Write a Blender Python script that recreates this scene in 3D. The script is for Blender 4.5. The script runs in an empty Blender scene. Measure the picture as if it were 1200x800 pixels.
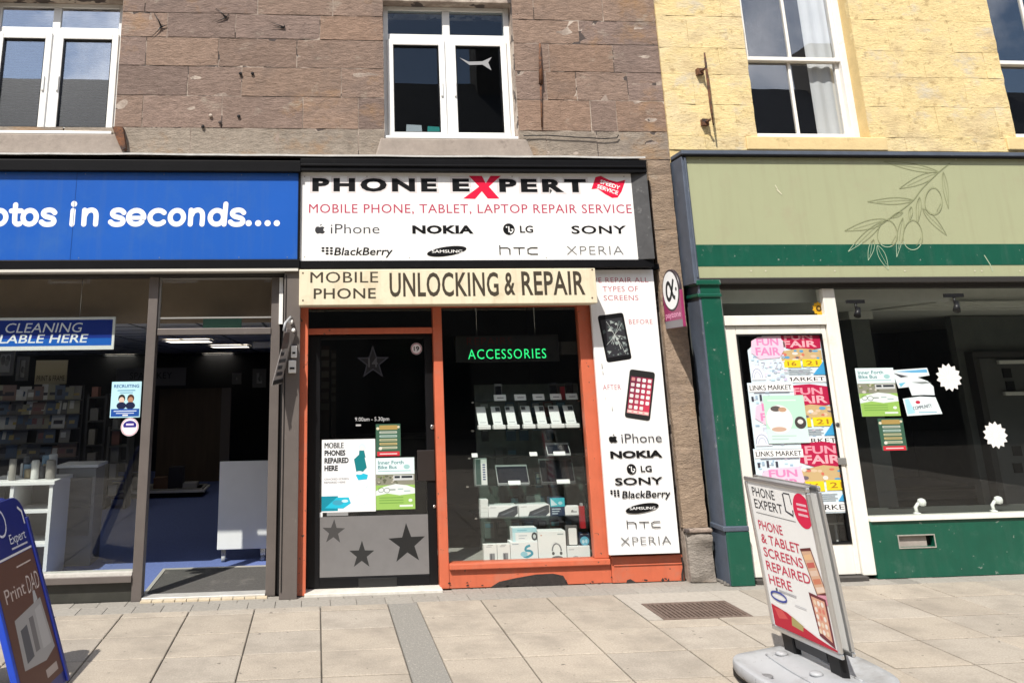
import bpy, bmesh, math, random
from mathutils import Vector, Matrix, noise
random.seed(11)
SC = bpy.context.scene
COL = SC.collection

# ------------------------------------------------------------------ camera
F_PX, PX, PY = 1000.0, 455.19450233, 168.45303394
PITCH, YAW, ROLL = math.radians(15.33158596), math.radians(4.88614833), math.radians(-0.86400965)
CAM = Vector((0.0, -7.3, 1.61))
_f = Vector((math.sin(YAW)*math.cos(PITCH), math.cos(YAW)*math.cos(PITCH), math.sin(PITCH)))
_r = Vector((math.cos(YAW), -math.sin(YAW), 0.0))
_u = _r.cross(_f)
RT = _r*math.cos(ROLL) + _u*math.sin(ROLL)
UP = -_r*math.sin(ROLL) + _u*math.cos(ROLL)
cd = bpy.data.cameras.new('camera')
cam = bpy.data.objects.new('camera', cd); COL.objects.link(cam)
cam.matrix_world = Matrix(((RT.x, UP.x, -_f.x, CAM.x), (RT.y, UP.y, -_f.y, CAM.y), (RT.z, UP.z, -_f.z, CAM.z), (0, 0, 0, 1)))
cd.sensor_width = 36.0; cd.lens = F_PX/1200*36
cd.shift_x = (600-PX)/1200; cd.shift_y = -(400-PY)/1200
cd.clip_start = 0.05; cd.clip_end = 3000
SC.camera = cam

# ------------------------------------------------------------------ light
SUN_EL = math.radians(52)
SD = Vector((0.5*math.cos(SUN_EL), 0.866*math.cos(SUN_EL), -math.sin(SUN_EL)))
w = bpy.data.worlds.new('World'); SC.world = w; w.use_nodes = True
nt = w.node_tree; nt.nodes.clear()
wo = nt.nodes.new('ShaderNodeOutputWorld'); bg = nt.nodes.new('ShaderNodeBackground')
sky = nt.nodes.new('ShaderNodeTexSky'); sky.sky_type = 'NISHITA'; sky.sun_disc = False
sky.sun_elevation = SUN_EL; sky.sun_rotation = math.radians(210)
wtc = nt.nodes.new('ShaderNodeTexCoord'); wn = nt.nodes.new('ShaderNodeTexNoise')
wn.inputs['Scale'].default_value = 2.3; wn.inputs['Detail'].default_value = 7; wn.inputs['Roughness'].default_value = .6
wr = nt.nodes.new('ShaderNodeValToRGB'); wr.color_ramp.elements[0].position = .46; wr.color_ramp.elements[1].position = .60
wm = nt.nodes.new('ShaderNodeMix'); wm.data_type = 'RGBA'
wmp = nt.nodes.new('ShaderNodeMapping'); wmp.inputs['Location'].default_value = (3.1, 1.7, .4); nt.links.new(wtc.outputs['Generated'], wmp.inputs['Vector']); nt.links.new(wmp.outputs['Vector'], wn.inputs['Vector']); nt.links.new(wn.outputs['Fac'], wr.inputs['Fac'])
nt.links.new(wr.outputs['Color'], wm.inputs['Factor']); nt.links.new(sky.outputs['Color'], wm.inputs['A'])
wm.inputs['B'].default_value = (14, 14, 14.5, 1)
nt.links.new(wm.outputs['Result'], bg.inputs['Color']); nt.links.new(bg.outputs['Background'], wo.inputs['Surface'])
bg.inputs['Strength'].default_value = 0.085
sl = bpy.data.lights.new('sun', 'SUN'); sl.energy = 4.2; sl.angle = math.radians(.53); sl.color = (1.0, .95, .87)
so = bpy.data.objects.new('sun', sl); COL.objects.link(so); so.location = (-8, -14, 18)
so.rotation_euler = SD.to_track_quat('-Z', 'Y').to_euler()
SC.view_settings.view_transform = 'Standard'; SC.view_settings.look = 'None'
SC.view_settings.exposure = 0.65; SC.view_settings.gamma = 1; SC.view_settings.use_curve_mapping = False
SC.render.engine = 'CYCLES'
SC.cycles.max_bounces = 8; SC.cycles.transparent_max_bounces = 16; SC.cycles.caustics_reflective = False; SC.cycles.caustics_refractive = False

# ------------------------------------------------------------------ surveying: photo pixel -> real point on a vertical plane / the ground
def ray(u, v):
    return RT*((u-PX)/F_PX) + UP*(-(v-PY)/F_PX) + _f
def P(u, v, Y=0.0):
    d = ray(u, v); t = (Y-CAM.y)/d.y
    p = CAM + d*t
    return p.x, p.z
def G(u, v, z=0.0):
    d = ray(u, v); t = (z-CAM.z)/d.z
    return CAM + d*t
def R4(uL, vT, uR, vB, Y=0.0):
    um, vm = (uL+uR)/2, (vT+vB)/2
    return P(uL, vm, Y)[0], P(uR, vm, Y)[0], P(um, vB, Y)[1], P(um, vT, Y)[1]

# ------------------------------------------------------------------ materials
def lin(c):
    if isinstance(c, str):
        c = c.lstrip('#'); c = [int(c[i:i+2], 16)/255 for i in (0, 2, 4)]
        return tuple((x/12.92 if x <= .04045 else ((x+.055)/1.055)**2.4) for x in c)
    return tuple(c)
_m = {}
def mat(name, col, rough=.5, metal=0.0, var=.0, vscale=6.0, bump=0.0, bscale=60.0, dirt=None, dscale=3.0, dlo=.55, dhi=.7, spec=.5, stretch=(1, 1, 1), attr=None, coat=0, chip=None, cscale=30, clo=.68, streak=None):
    if name in _m: return _m[name]
    m = bpy.data.materials.new(name); m.use_nodes = True; t = m.node_tree; N = t.nodes; L = t.links
    b = N['Principled BSDF']; c = lin(col)
    b.inputs['Roughness'].default_value = rough; b.inputs['Metallic'].default_value = metal
    b.inputs['Specular IOR Level'].default_value = spec; b.inputs['Coat Weight'].default_value = coat
    tc = N.new('ShaderNodeTexCoord'); mp = N.new('ShaderNodeMapping'); mp.inputs['Scale'].default_value = stretch
    L.new(tc.outputs['Object'], mp.inputs['Vector'])
    out = None
    if attr:
        a = N.new('ShaderNodeAttribute'); a.attribute_name = attr; out = a.outputs['Color']
    else:
        rg = N.new('ShaderNodeRGB'); rg.outputs[0].default_value = (*c, 1); out = rg.outputs[0]
    if var:
        n = N.new('ShaderNodeTexNoise'); n.inputs['Scale'].default_value = vscale; n.inputs['Detail'].default_value = 6; n.inputs['Roughness'].default_value = .65
        L.new(mp.outputs['Vector'], n.inputs['Vector'])
        r = N.new('ShaderNodeMapRange'); r.inputs['From Min'].default_value = .25; r.inputs['From Max'].default_value = .75
        r.inputs['To Min'].default_value = 1-var; r.inputs['To Max'].default_value = 1+var
        L.new(n.outputs['Fac'], r.inputs['Value'])
        v = N.new('ShaderNodeVectorMath'); v.operation = 'SCALE'
        L.new(out, v.inputs[0]); L.new(r.outputs['Result'], v.inputs['Scale']); out = v.outputs['Vector']
    if dirt:
        n = N.new('ShaderNodeTexNoise'); n.inputs['Scale'].default_value = dscale; n.inputs['Detail'].default_value = 9; n.inputs['Roughness'].default_value = .7
        L.new(mp.outputs['Vector'], n.inputs['Vector'])
        r = N.new('ShaderNodeMapRange'); r.inputs['From Min'].default_value = dlo; r.inputs['From Max'].default_value = dhi
        L.new(n.outputs['Fac'], r.inputs['Value'])
        x = N.new('ShaderNodeMix'); x.data_type = 'RGBA'; L.new(r.outputs['Result'], x.inputs['Factor']); L.new(out, x.inputs['A'])
        x.inputs['B'].default_value = (*lin(dirt), 1); out = x.outputs['Result']
    if streak:      # rain grime running down the face
        mp2 = N.new('ShaderNodeMapping'); mp2.inputs['Scale'].default_value = (7, 7, .5); L.new(tc.outputs['Object'], mp2.inputs['Vector'])
        n = N.new('ShaderNodeTexNoise'); n.inputs['Scale'].default_value = 2.2; n.inputs['Detail'].default_value = 6; n.inputs['Roughness'].default_value = .6
        L.new(mp2.outputs['Vector'], n.inputs['Vector'])
        r = N.new('ShaderNodeMapRange'); r.inputs['From Min'].default_value = .5; r.inputs['From Max'].default_value = .78; r.inputs['To Max'].default_value = streak[1]; L.new(n.outputs['Fac'], r.inputs['Value'])
        x = N.new('ShaderNodeMix'); x.data_type = 'RGBA'; L.new(r.outputs['Result'], x.inputs['Factor']); L.new(out, x.inputs['A']); x.inputs['B'].default_value = (*lin(streak[0]), 1); out = x.outputs['Result']
    if chip:
        n = N.new('ShaderNodeTexNoise'); n.inputs['Scale'].default_value = cscale; n.inputs['Detail'].default_value = 3; n.inputs['Roughness'].default_value = .55
        L.new(mp.outputs['Vector'], n.inputs['Vector'])
        r = N.new('ShaderNodeMapRange'); r.inputs['From Min'].default_value = clo; r.inputs['From Max'].default_value = clo+.015; L.new(n.outputs['Fac'], r.inputs['Value'])
        x = N.new('ShaderNodeMix'); x.data_type = 'RGBA'; L.new(r.outputs['Result'], x.inputs['Factor']); L.new(out, x.inputs['A']); x.inputs['B'].default_value = (*lin(chip), 1); out = x.outputs['Result']
    L.new(out, b.inputs['Base Color'])
    if bump:
        n = N.new('ShaderNodeTexNoise'); n.inputs['Scale'].default_value = bscale; n.inputs['Detail'].default_value = 5
        L.new(mp.outputs['Vector'], n.inputs['Vector'])
        bp = N.new('ShaderNodeBump'); bp.inputs['Strength'].default_value = bump; bp.inputs['Distance'].default_value = .01
        L.new(n.outputs['Fac'], bp.inputs['Height']); L.new(bp.outputs['Normal'], b.inputs['Normal'])
    _m[name] = m; return m
def ink(c, rough=.45):
    k = 'ink_' + (c if isinstance(c, str) else '%.2f_%.2f_%.2f' % tuple(c)).strip('#')
    return mat(k, c, rough, spec=.2)
def glow(name, col, e):
    if name in _m: return _m[name]
    m = bpy.data.materials.new(name); m.use_nodes = True; b = m.node_tree.nodes['Principled BSDF']
    c = lin(col); b.inputs['Base Color'].default_value = (*c, 1); b.inputs['Emission Color'].default_value = (*c, 1); b.inputs['Emission Strength'].default_value = e
    _m[name] = m; return m
def glass(name, refl=1.0, tint=(.93, .95, .94), ior=1.5, wav=0.0):
    if name in _m: return _m[name]
    m = bpy.data.materials.new(name); m.use_nodes = True; t = m.node_tree; N = t.nodes; L = t.links; N.clear()
    o = N.new('ShaderNodeOutputMaterial'); mx = N.new('ShaderNodeMixShader'); tr = N.new('ShaderNodeBsdfTransparent'); gl = N.new('ShaderNodeBsdfGlossy')
    ge = N.new('ShaderNodeNewGeometry'); dt = N.new('ShaderNodeVectorMath'); dt.operation = 'DOT_PRODUCT'
    L.new(ge.outputs['Incoming'], dt.inputs[0]); L.new(ge.outputs['True Normal'], dt.inputs[1])
    def mth(op, a, b=None):
        q = N.new('ShaderNodeMath'); q.operation = op
        for i_, v_ in enumerate((a, b)):
            if v_ is None: continue
            if hasattr(v_, 'node'): L.new(v_, q.inputs[i_])
            else: q.inputs[i_].default_value = v_
        return q.outputs[0]
    f0 = ((ior-1)/(ior+1))**2
    sch = mth('ADD', mth('MULTIPLY', mth('POWER', mth('SUBTRACT', 1.0, mth('ABSOLUTE', dt.outputs['Value'])), 5.0), 1-f0), f0)   # Schlick, the same from both sides of the sheet
    mu = N.new('ShaderNodeMath'); mu.operation = 'MULTIPLY'; mu.inputs[1].default_value = refl; mu.use_clamp = True
    tr.inputs['Color'].default_value = (*tint, 1); gl.inputs['Roughness'].default_value = 0.0; gl.inputs['Color'].default_value = (.95, .96, 1, 1)
    L.new(sch, mu.inputs[0]); L.new(mu.outputs[0], mx.inputs['Fac']); L.new(tr.outputs[0], mx.inputs[1]); L.new(gl.outputs[0], mx.inputs[2]); L.new(mx.outputs[0], o.inputs['Surface'])
    if wav:
        n = N.new('ShaderNodeTexNoise'); n.inputs['Scale'].default_value = 1.6; bp = N.new('ShaderNodeBump'); bp.inputs['Strength'].default_value = wav; bp.inputs['Distance'].default_value = .01
        tc = N.new('ShaderNodeTexCoord'); L.new(tc.outputs['Object'], n.inputs['Vector']); L.new(n.outputs['Fac'], bp.inputs['Height']); L.new(bp.outputs['Normal'], gl.inputs['Normal'])
    _m[name] = m; return m

SHOPGLASS = glass('shop_glass', .8, wav=.03)
UPGLASS = glass('upper_glass', 9.0, (.8, .84, .86), 1.5, .04)
UPGLASS2 = glass('sash_glass', 3.2, (.95, .96, .96), 1.5, .05)
MIDGLASS = glass('middle_glass', 1.1, (.8, .84, .86), 1.5, .04)

# ------------------------------------------------------------------ mesh builder
ORG = {}
class MB:
    def __init__(s): s.bm = bmesh.new(); s.mats = []; s.col = s.bm.loops.layers.float_color.new('tone')
    def mi(s, m):
        if m not in s.mats: s.mats.append(m)
        return s.mats.index(m)
    def face(s, pts, m, tone=None):
        vs = [s.bm.verts.new(p) for p in pts]
        f = s.bm.faces.new(vs); f.material_index = s.mi(m)
        if tone:
            for l in f.loops: l[s.col] = (*tone, 1)
        return f
    def box(s, x0, x1, y0, y1, z0, z1, m, tf=None):
        if x0 > x1: x0, x1 = x1, x0
        if y0 > y1: y0, y1 = y1, y0
        if z0 > z1: z0, z1 = z1, z0
        c = [(x0, y0, z0), (x1, y0, z0), (x1, y1, z0), (x0, y1, z0), (x0, y0, z1), (x1, y0, z1), (x1, y1, z1), (x0, y1, z1)]
        if tf: c = [tf(Vector(p)) for p in c]
        v = [s.bm.verts.new(p) for p in c]; k = s.mi(m)
        for q in ((0, 3, 2, 1), (4, 5, 6, 7), (0, 1, 5, 4), (1, 2, 6, 5), (2, 3, 7, 6), (3, 0, 4, 7)):
            f = s.bm.faces.new([v[i] for i in q]); f.material_index = k
        return s
    def prism(s, pts, vec, m):
        vec = Vector(vec); a = [s.bm.verts.new(p) for p in pts]; b = [s.bm.verts.new(Vector(p)+vec) for p in pts]; k = s.mi(m); n = len(pts)
        fs = [s.bm.faces.new(a[::-1]), s.bm.faces.new(b)]
        for i in range(n): fs.append(s.bm.faces.new((a[i], a[(i+1) % n], b[(i+1) % n], b[i])))
        for f in fs: f.material_index = k
        bmesh.ops.recalc_face_normals(s.bm, faces=fs)
        return s
    def tube(s, pts, r, m, n=10, smooth=True):
        pts = [Vector(p) for p in pts]; k = s.mi(m); rings = []; pu = None
        rs = r if isinstance(r, (list, tuple)) else [r]*len(pts)
        for i, p in enumerate(pts):
            d = (pts[min(i+1, len(pts)-1)] - pts[max(i-1, 0)]).normalized()
            a = pu if pu is not None else (Vector((0, 0, 1)) if abs(d.z) < .9 else Vector((1, 0, 0)))
            x = (a - d*a.dot(d)).normalized(); y = d.cross(x); pu = x
            rings.append([s.bm.verts.new(p + (x*math.cos(2*math.pi*j/n) + y*math.sin(2*math.pi*j/n))*rs[i]) for j in range(n)])
        fs = []
        for a, b in zip(rings, rings[1:]):
            for j in range(n):
                f = s.bm.faces.new((a[j], a[(j+1) % n], b[(j+1) % n], b[j])); f.smooth = smooth; fs.append(f)
        fs += [s.bm.faces.new(rings[0][::-1]), s.bm.faces.new(rings[-1])]
        for f in fs: f.material_index = k
        bmesh.ops.recalc_face_normals(s.bm, faces=fs)
        return s
    def lathe(s, c, prof, m, n=20, axis='z', smooth=True):
        c = Vector(c); k = s.mi(m); rings = []
        for r, h in prof:
            ring = []
            for j in range(n):
                a = 2*math.pi*j/n; ca, sa = r*math.cos(a), r*math.sin(a)
                o = {'z': (ca, sa, h), 'y': (ca, h, sa), 'x': (h, ca, sa)}[axis]
                ring.append(s.bm.verts.new(c + Vector(o)))
            rings.append(ring)
        fs = []
        for a, b in zip(rings, rings[1:]):
            for j in range(n):
                f = s.bm.faces.new((a[j], a[(j+1) % n], b[(j+1) % n], b[j])); f.smooth = smooth; fs.append(f)
        fs += [s.bm.faces.new(rings[0][::-1]), s.bm.faces.new(rings[-1])]
        for f in fs: f.material_index = k
        bmesh.ops.recalc_face_normals(s.bm, faces=fs)
        return s
    def link(s, name, parent=None, bevel=0.0, org=None):
        bb = [v.co.copy() for v in s.bm.verts]
        if org is None:
            if parent is not None: org = ORG[parent.name]
            else:
                xs = [v.x for v in bb]; ys = [v.y for v in bb]; zs = [v.z for v in bb]
                org = Vector(((min(xs)+max(xs))/2, (min(ys)+max(ys))/2, min(zs)))
        org = Vector(org)
        for v in s.bm.verts: v.co -= org
        me = bpy.data.meshes.new(name); s.bm.to_mesh(me); s.bm.free()
        for m in s.mats: me.materials.append(m)
        o = bpy.data.objects.new(name, me); COL.objects.link(o)
        if parent is not None: o.parent = parent
        else: o.location = org
        ORG[o.name] = org
        if bevel:
            b = o.modifiers.new('bevel', 'BEVEL'); b.width = bevel; b.segments = 2; b.limit_method = 'ANGLE'; b.angle_limit = math.radians(40); b.harden_normals = False
        return o
def tagit(o, label=None, cat=None, group=None, kind=None):
    if label: o['label'] = label
    if cat: o['category'] = cat
    if group: o['group'] = group
    if kind: o['kind'] = kind
    return o
def thing(name, label, cat, loc, group=None):
    o = bpy.data.objects.new(name, None); COL.objects.link(o); o.location = loc; o.empty_display_size = .1
    ORG[o.name] = Vector(loc); return tagit(o, label, cat, group)
def struct(name, mb, **k):
    return tagit(mb.link(name, **k), kind='structure')
def solo(name, mb, label, cat, group=None, bevel=0.0):
    return tagit(mb.link(name, bevel=bevel), label, cat, group)
def copy_tree(o, parent=None, delta=None):
    c = o.copy(); COL.objects.link(c); c.parent = parent
    for ch in list(o.children): copy_tree(ch, c)
    if delta: c.location = o.location + Vector(delta)
    ORG[c.name] = ORG[o.name] + (Vector(delta) if delta else Vector((0, 0, 0)))
    return c
def bx(x0, x1, y0, y1, z0, z1, m):
    return MB().box(x0, x1, y0, y1, z0, z1, m)

# ------------------------------------------------------------------ lettering
_tc = {}
def text_geo(s, off=0.0, space=1.0):
    k = (s, off, space)
    if k in _tc: return _tc[k]
    cu = bpy.data.curves.new('t', 'FONT'); cu.body = s; cu.size = 1; cu.offset = off; cu.space_character = space; cu.resolution_u = 3
    o = bpy.data.objects.new('t', cu); COL.objects.link(o)
    dg = bpy.context.evaluated_depsgraph_get(); dg.update()
    me = bpy.data.meshes.new_from_object(o.evaluated_get(dg))
    vs = [(v.co.x, v.co.y) for v in me.vertices]; fs = [tuple(p.vertices) for p in me.polygons]
    bpy.data.objects.remove(o); bpy.data.curves.remove(cu); bpy.data.meshes.remove(me)
    _tc[k] = (vs, fs); return _tc[k]
class Ink:
    """flat printing on a plane: O + U*u + V*v, every layer lifted a fraction of a millimetre more"""
    def __init__(s, O=(0, 0, 0), U=(1, 0, 0), V=(0, 0, 1), lift=.0005, step=.00005):
        s.O, s.U, s.V = Vector(O), Vector(U).normalized(), Vector(V).normalized(); s.N = s.U.cross(s.V); s.mb = MB(); s.h = lift; s.step = step
    def pt(s, u, v): return s.O + s.U*u + s.V*v + s.N*s.h
    def poly(s, pts, c):
        m = ink(c) if not hasattr(c, 'node_tree') else c
        a = sum(p[0]*q[1]-q[0]*p[1] for p, q in zip(pts, pts[1:]+pts[:1]))
        if a < 0: pts = pts[::-1]
        s.mb.face([s.pt(*p) for p in pts], m); s.h += s.step
    def rect(s, u0, v0, u1, v1, c): s.poly([(u0, v0), (u1, v0), (u1, v1), (u0, v1)], c)
    def rrect(s, u0, v0, u1, v1, r, c, n=5):
        pts = []
        for cx, cy, a0 in ((u1-r, v1-r, 0), (u0+r, v1-r, 90), (u0+r, v0+r, 180), (u1-r, v0+r, 270)):
            for i in range(n+1):
                a = math.radians(a0+90*i/n); pts.append((cx+r*math.cos(a), cy+r*math.sin(a)))
        s.poly(pts, c)
    def ell(s, cu, cv, ru, rv, c, n=28, rot=0.0):
        cr, sr = math.cos(rot), math.sin(rot); pts = []
        for i in range(n):
            a = 2*math.pi*i/n; x, y = ru*math.cos(a), rv*math.sin(a); pts.append((cu+x*cr-y*sr, cv+x*sr+y*cr))
        s.poly(pts, c)
    def ring(s, cu, cv, ru, rv, wd, c, n=28):
        s.stroke([(cu+ru*math.cos(2*math.pi*i/n), cv+rv*math.sin(2*math.pi*i/n)) for i in range(n)], wd, c, closed=True)
    def stroke(s, pts, wd, c, closed=False, cap=False):
        m = ink(c) if not hasattr(c, 'node_tree') else c
        pts = [Vector((p[0], p[1])) for p in pts]; n = len(pts); L = []; R = []
        for i in range(n):
            a = pts[i-1] if (i or closed) else pts[i]; b = pts[(i+1) % n] if (i < n-1 or closed) else pts[i]
            d = (b-a); d = d.normalized() if d.length > 1e-9 else Vector((1, 0)); nn = Vector((-d.y, d.x))
            if 0 < i < n-1 or closed:
                d1 = (pts[i]-pts[i-1]).normalized(); k = max(.45, abs(nn.dot(Vector((-d1.y, d1.x))))); nn = nn/k
            L.append(pts[i]+nn*wd/2); R.append(pts[i]-nn*wd/2)
        vl = [s.mb.bm.verts.new(s.pt(*p)) for p in L]; vr = [s.mb.bm.verts.new(s.pt(*p)) for p in R]; k = s.mb.mi(m)
        for i in range(n if closed else n-1):
            j = (i+1) % n
            f = s.mb.bm.faces.new((vr[i], vr[j], vl[j], vl[i])); f.material_index = k
        if cap and not closed:
            for e, sg in ((0, 1), (n-1, -1)):
                d = (pts[1]-pts[0]) if e == 0 else (pts[-1]-pts[-2]); a0 = math.atan2(d.y, d.x) + (math.pi/2 if e == 0 else -math.pi/2)
                pp = [pts[e]+Vector((math.cos(a0+math.pi*i/8), math.sin(a0+math.pi*i/8)))*wd/2 for i in range(9)]
                f = s.mb.bm.faces.new([s.mb.bm.verts.new(s.pt(*p)) for p in pp]); f.material_index = k
        s.h += s.step
    def text(s, t, u0, v0, u1, v1, c, off=0.0, space=1.0, shear=0.0, capref='H', rot=0.0, _rep=False):
        """text from u0 to u1, baseline v0, capital height up to v1"""
        m = ink(c) if not hasattr(c, 'node_tree') else c
        if 'M' in t and off and not _rep:
            for d_ in ((0, .5, 1) if off > 0 else (0,)): s.text(t, u0+d_*off*1.6*(v1-v0), v0, u1-(1-d_)*off*1.6*(v1-v0) if off > 0 else u1, v1, c, 0.0, space, shear, capref, rot, True)
            return
        vs, fs = text_geo(t, off, space); cv, _ = text_geo(capref, off)
        if not vs: return
        ch = max(y for x, y in cv); cl = min(y for x, y in cv); xs = [x for x, y in vs]; xa, xb = min(xs), max(xs)
        sy = (v1-v0)/(ch-cl); sx = (u1-u0)/((xb-xa)+abs(shear)*0)
        cr, sr = math.cos(rot), math.sin(rot); out = []
        for x, y in vs:
            yy = (y-cl)*sy; xx = (x-xa)*sx + shear*yy
            out.append(s.mb.bm.verts.new(s.pt(u0+xx*cr-yy*sr, v0+xx*sr+yy*cr)))
        k = s.mb.mi(m); nf = []
        for f in fs:
            try:
                q = s.mb.bm.faces.new([out[i] for i in f]); q.material_index = k; nf.append(q)
            except ValueError: pass
        for q in nf:
            q.normal_update()
            if q.normal.dot(s.N) < 0: q.normal_flip()
        s.h += s.step
    # pixel-surveyed versions for prints on facade-parallel planes (U=+X, V=+Z)
    def T(s, t, uL, vT, uR, vB, c, **k):
        x0, x1, z0, z1 = R4(uL, vT, uR, vB, s.O.y); s.text(t, x0, z0, x1, z1, c, **k)
    def RP(s, uL, vT, uR, vB, c):
        x0, x1, z0, z1 = R4(uL, vT, uR, vB, s.O.y); s.rect(x0, z0, x1, z1, c)
    def PP(s, pts, c): s.poly([P(u, v, s.O.y) for u, v in pts], c)
    def done(s, name, parent=None, **k): return s.mb.link(name, parent, **k)
def front(Y): return Ink((0, Y, 0), (1, 0, 0), (0, 0, 1))

# shared paints
BLACK = mat('black_frame_paint', (.005, .005, .006), .5, var=.25, vscale=5, bump=.04, dirt=(.03, .028, .026), dlo=.64, dhi=.88, spec=.12)
WHITE = mat('white_upvc', (.78, .78, .76), .35, var=.04, vscale=3, dirt=(.5, .48, .43), dscale=4, dlo=.66, dhi=.85)
OLDWHITE = mat('old_white_paint', (.76, .74, .70), .5, var=.07, vscale=9, bump=.12, bscale=40, dirt=(.34, .30, .25), dscale=9, dlo=.62, dhi=.75)
CREAMWHITE = mat('cream_white_paint', (.74, .72, .66), .42, var=.05, vscale=5, bump=.03, dirt=(.46, .42, .35), dscale=5, dlo=.58, dhi=.85, chip=(.3, .26, .2), cscale=28, clo=.75, streak=((.5, .46, .38), .3))
BROWNALU = mat('bronze_aluminium', (.15, .13, .12), .42, .35, var=.12, vscale=4, dirt=(.30, .27, .24), dscale=6, dlo=.62, dhi=.8)
ORANGE = mat('orange_red_paint', (.52, .122, .06), .45, var=.10, vscale=5, bump=.05, bscale=30, dirt=(.42, .15, .095), dscale=7, dlo=.52, dhi=.75, chip=(.10, .06, .045), cscale=26, clo=.68, streak=((.28, .07, .04), .35))
GREEN = mat('bottle_green_paint', (.004, .075, .045), .38, var=.14, vscale=5, bump=.03, dirt=(.05, .12, .09), dscale=6, dlo=.56, dhi=.8, chip=(.16, .2, .17), cscale=24, clo=.69, streak=((.03, .09, .065), .5))
OLIVE = mat('pale_olive_panel', (.335, .352, .215), .45, var=.03, vscale=2, dirt=(.33, .31, .20), dscale=3, dlo=.55, dhi=.8, streak=((.27, .26, .16), .35))
SLATEBLUE = mat('slate_blue_paint', (.075, .092, .125), .5, var=.18, vscale=8, bump=.06, dirt=(.25, .26, .27), dscale=10, dlo=.62, dhi=.75)
DARK = mat('dark_interior', (.02, .02, .022), .8, var=.2)
LEAD = mat('lead_flashing', (.45, .44, .42), .6, var=.2, vscale=12, bump=.3, bscale=20)
RUST = mat('rusty_iron', (.16, .065, .028), .85, var=.45, vscale=30, bump=.5, bscale=60, dirt=(.03, .02, .018), dscale=14, dlo=.45, dhi=.6)
SILVER = mat('anodised_silver', (.62, .63, .64), .28, .9, var=.06)
CHROME = mat('steel', (.55, .55, .55), .25, 1.0)
PAPER = mat('paper', (.74, .74, .73), .6, var=.03, vscale=3)
BLKPLASTIC = mat('black_plastic', (.01, .01, .011), .4, spec=.25)
GREYPLASTIC = mat('grey_plastic', (.34, .35, .365), .5, var=.08, vscale=5, bump=.08, bscale=150, dirt=(.19, .185, .18), dscale=5, dlo=.5, dhi=.75, chip=(.15, .15, .15), cscale=22, clo=.69)

# ================================================================== GROUND
gm = mat('bedding_mortar', (.10, .088, .072), .95, var=.3, vscale=9, bump=.4, bscale=40)
g = MB(); g.face([(-400, -400, -.012), (400, -400, -.012), (400, 0.2, -.012), (-400, 0.2, -.012)], gm)
g.face([(-400, 0.2, -.012), (400, 0.2, -.012), (400, 400, -.012), (-400, 400, -.012)], gm)
struct('ground', g)
slab = mat('sandy_concrete_slab', (.4, .36, .3), .88, var=.27, vscale=85, bump=.4, bscale=150, attr='tone', dirt=(.20, .175, .145), dscale=2.6, dlo=.44, dhi=.8, chip=(.14, .12, .10), cscale=15, clo=.69)
agg = mat('grey_aggregate_strip', (.21, .20, .18), .95, var=.28, vscale=120, bump=.5, bscale=160, dirt=(.33, .31, .27), dscale=60, dlo=.55, dhi=.62)
xl = [-1.375-.475*k for k in range(14, 0, -1)] + [-1.375, -.907, -.435, .043, .5385]
xr = [.755, 1.24, 1.742, 2.256, 2.75, 3.253, 3.73] + [3.73+.485*k for k in range(1, 14)]
yl = [-.325, -.46] + [-.935-.474*k for k in range(0, 18)]
yr = [-.30, -.72] + [-1.20-.475*k for k in range(0, 18)]
DRX0, DRX1, DRY0, DRY1 = 2.40, 2.97, -.99, -.62
pv = MB(); kslab = pv.mi(slab)
def lay(x0, x1, y0, y1, tone, m=slab, g=.0045, ch=.0045):
    x0 += g; x1 -= g; y0 += g*1.7; y1 -= g*1.7
    z = random.uniform(-.0012, .0012); tx, ty = random.uniform(-.002, .002), random.uniform(-.002, .002)
    def pz(x, y, d): return (x, y, z + d + tx*(x-(x0+x1)/2) + ty*(y-(y0+y1)/2))
    ins = [pz(x0+ch, y0+ch, 0), pz(x1-ch, y0+ch, 0), pz(x1-ch, y1-ch, 0), pz(x0+ch, y1-ch, 0)]
    out = [pz(x0, y0, -.0035), pz(x1, y0, -.0035), pz(x1, y1, -.0035), pz(x0, y1, -.0035)]
    bot = [(p[0], p[1], -.02) for p in out]
    pv.face(ins, m, tone)
    for i in range(4):
        j = (i+1) % 4
        pv.face([out[i], out[j], ins[j], ins[i]], m, tone); pv.face([bot[i], bot[j], out[j], out[i]], m, tone)
for xs, ys in ((xl, yl), (xr, yr)):
    for x0, x1 in zip(xs, xs[1:]):
        for y1, y0 in zip(ys, ys[1:]):
            if y0 < -9: continue
            b = random.gauss(1, .04); t = random.choice((0, 0, 1)); base = (.348, .303, .247) if not t else (.33, .293, .246)
            tone = tuple(c*b for c in base)
            if x0 > 2.2 and x1 < 3.3 and y1 > -1.0 and y0 < -.65:
                if y0 < DRY0-.02: lay(x0, x1, y0, DRY0-.03, tone)
                continue
            lay(x0, x1, y0, y1, tone)
struct('pavement', pv, org=(0, 0, 0))
st = MB()
st.box(.5385+.003, .755-.003, -9, -.33, -.02, -.001, agg)
struct('drainage_strip', st, org=(0, 0, 0))
# grey paver margin along the shops
mg = mat('grey_margin_setts', (.2, .18, .155), .92, var=.2, vscale=40, bump=.4, bscale=110, attr='tone')
pv2 = MB(); pv = pv2
x = -8.0
while x < 9.5:
    wd = random.uniform(.19, .23); y1 = 0.02 if x < 1 else .05; t = random.gauss(.262, .010) if x < 3.2 else random.gauss(.27, .015)
    ed = -.325 if x < .6 else -.30
    lay(x, x+wd, ed, -.13, (t, t*.93, t*.82), mg, .0012, .002); lay(x-.09, x+wd-.09, -.13, y1, (t*.98, t*.91, t*.8), mg, .0012, .002); x += wd
struct('margin_paving', pv2, org=(0, 0, 0))
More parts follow.
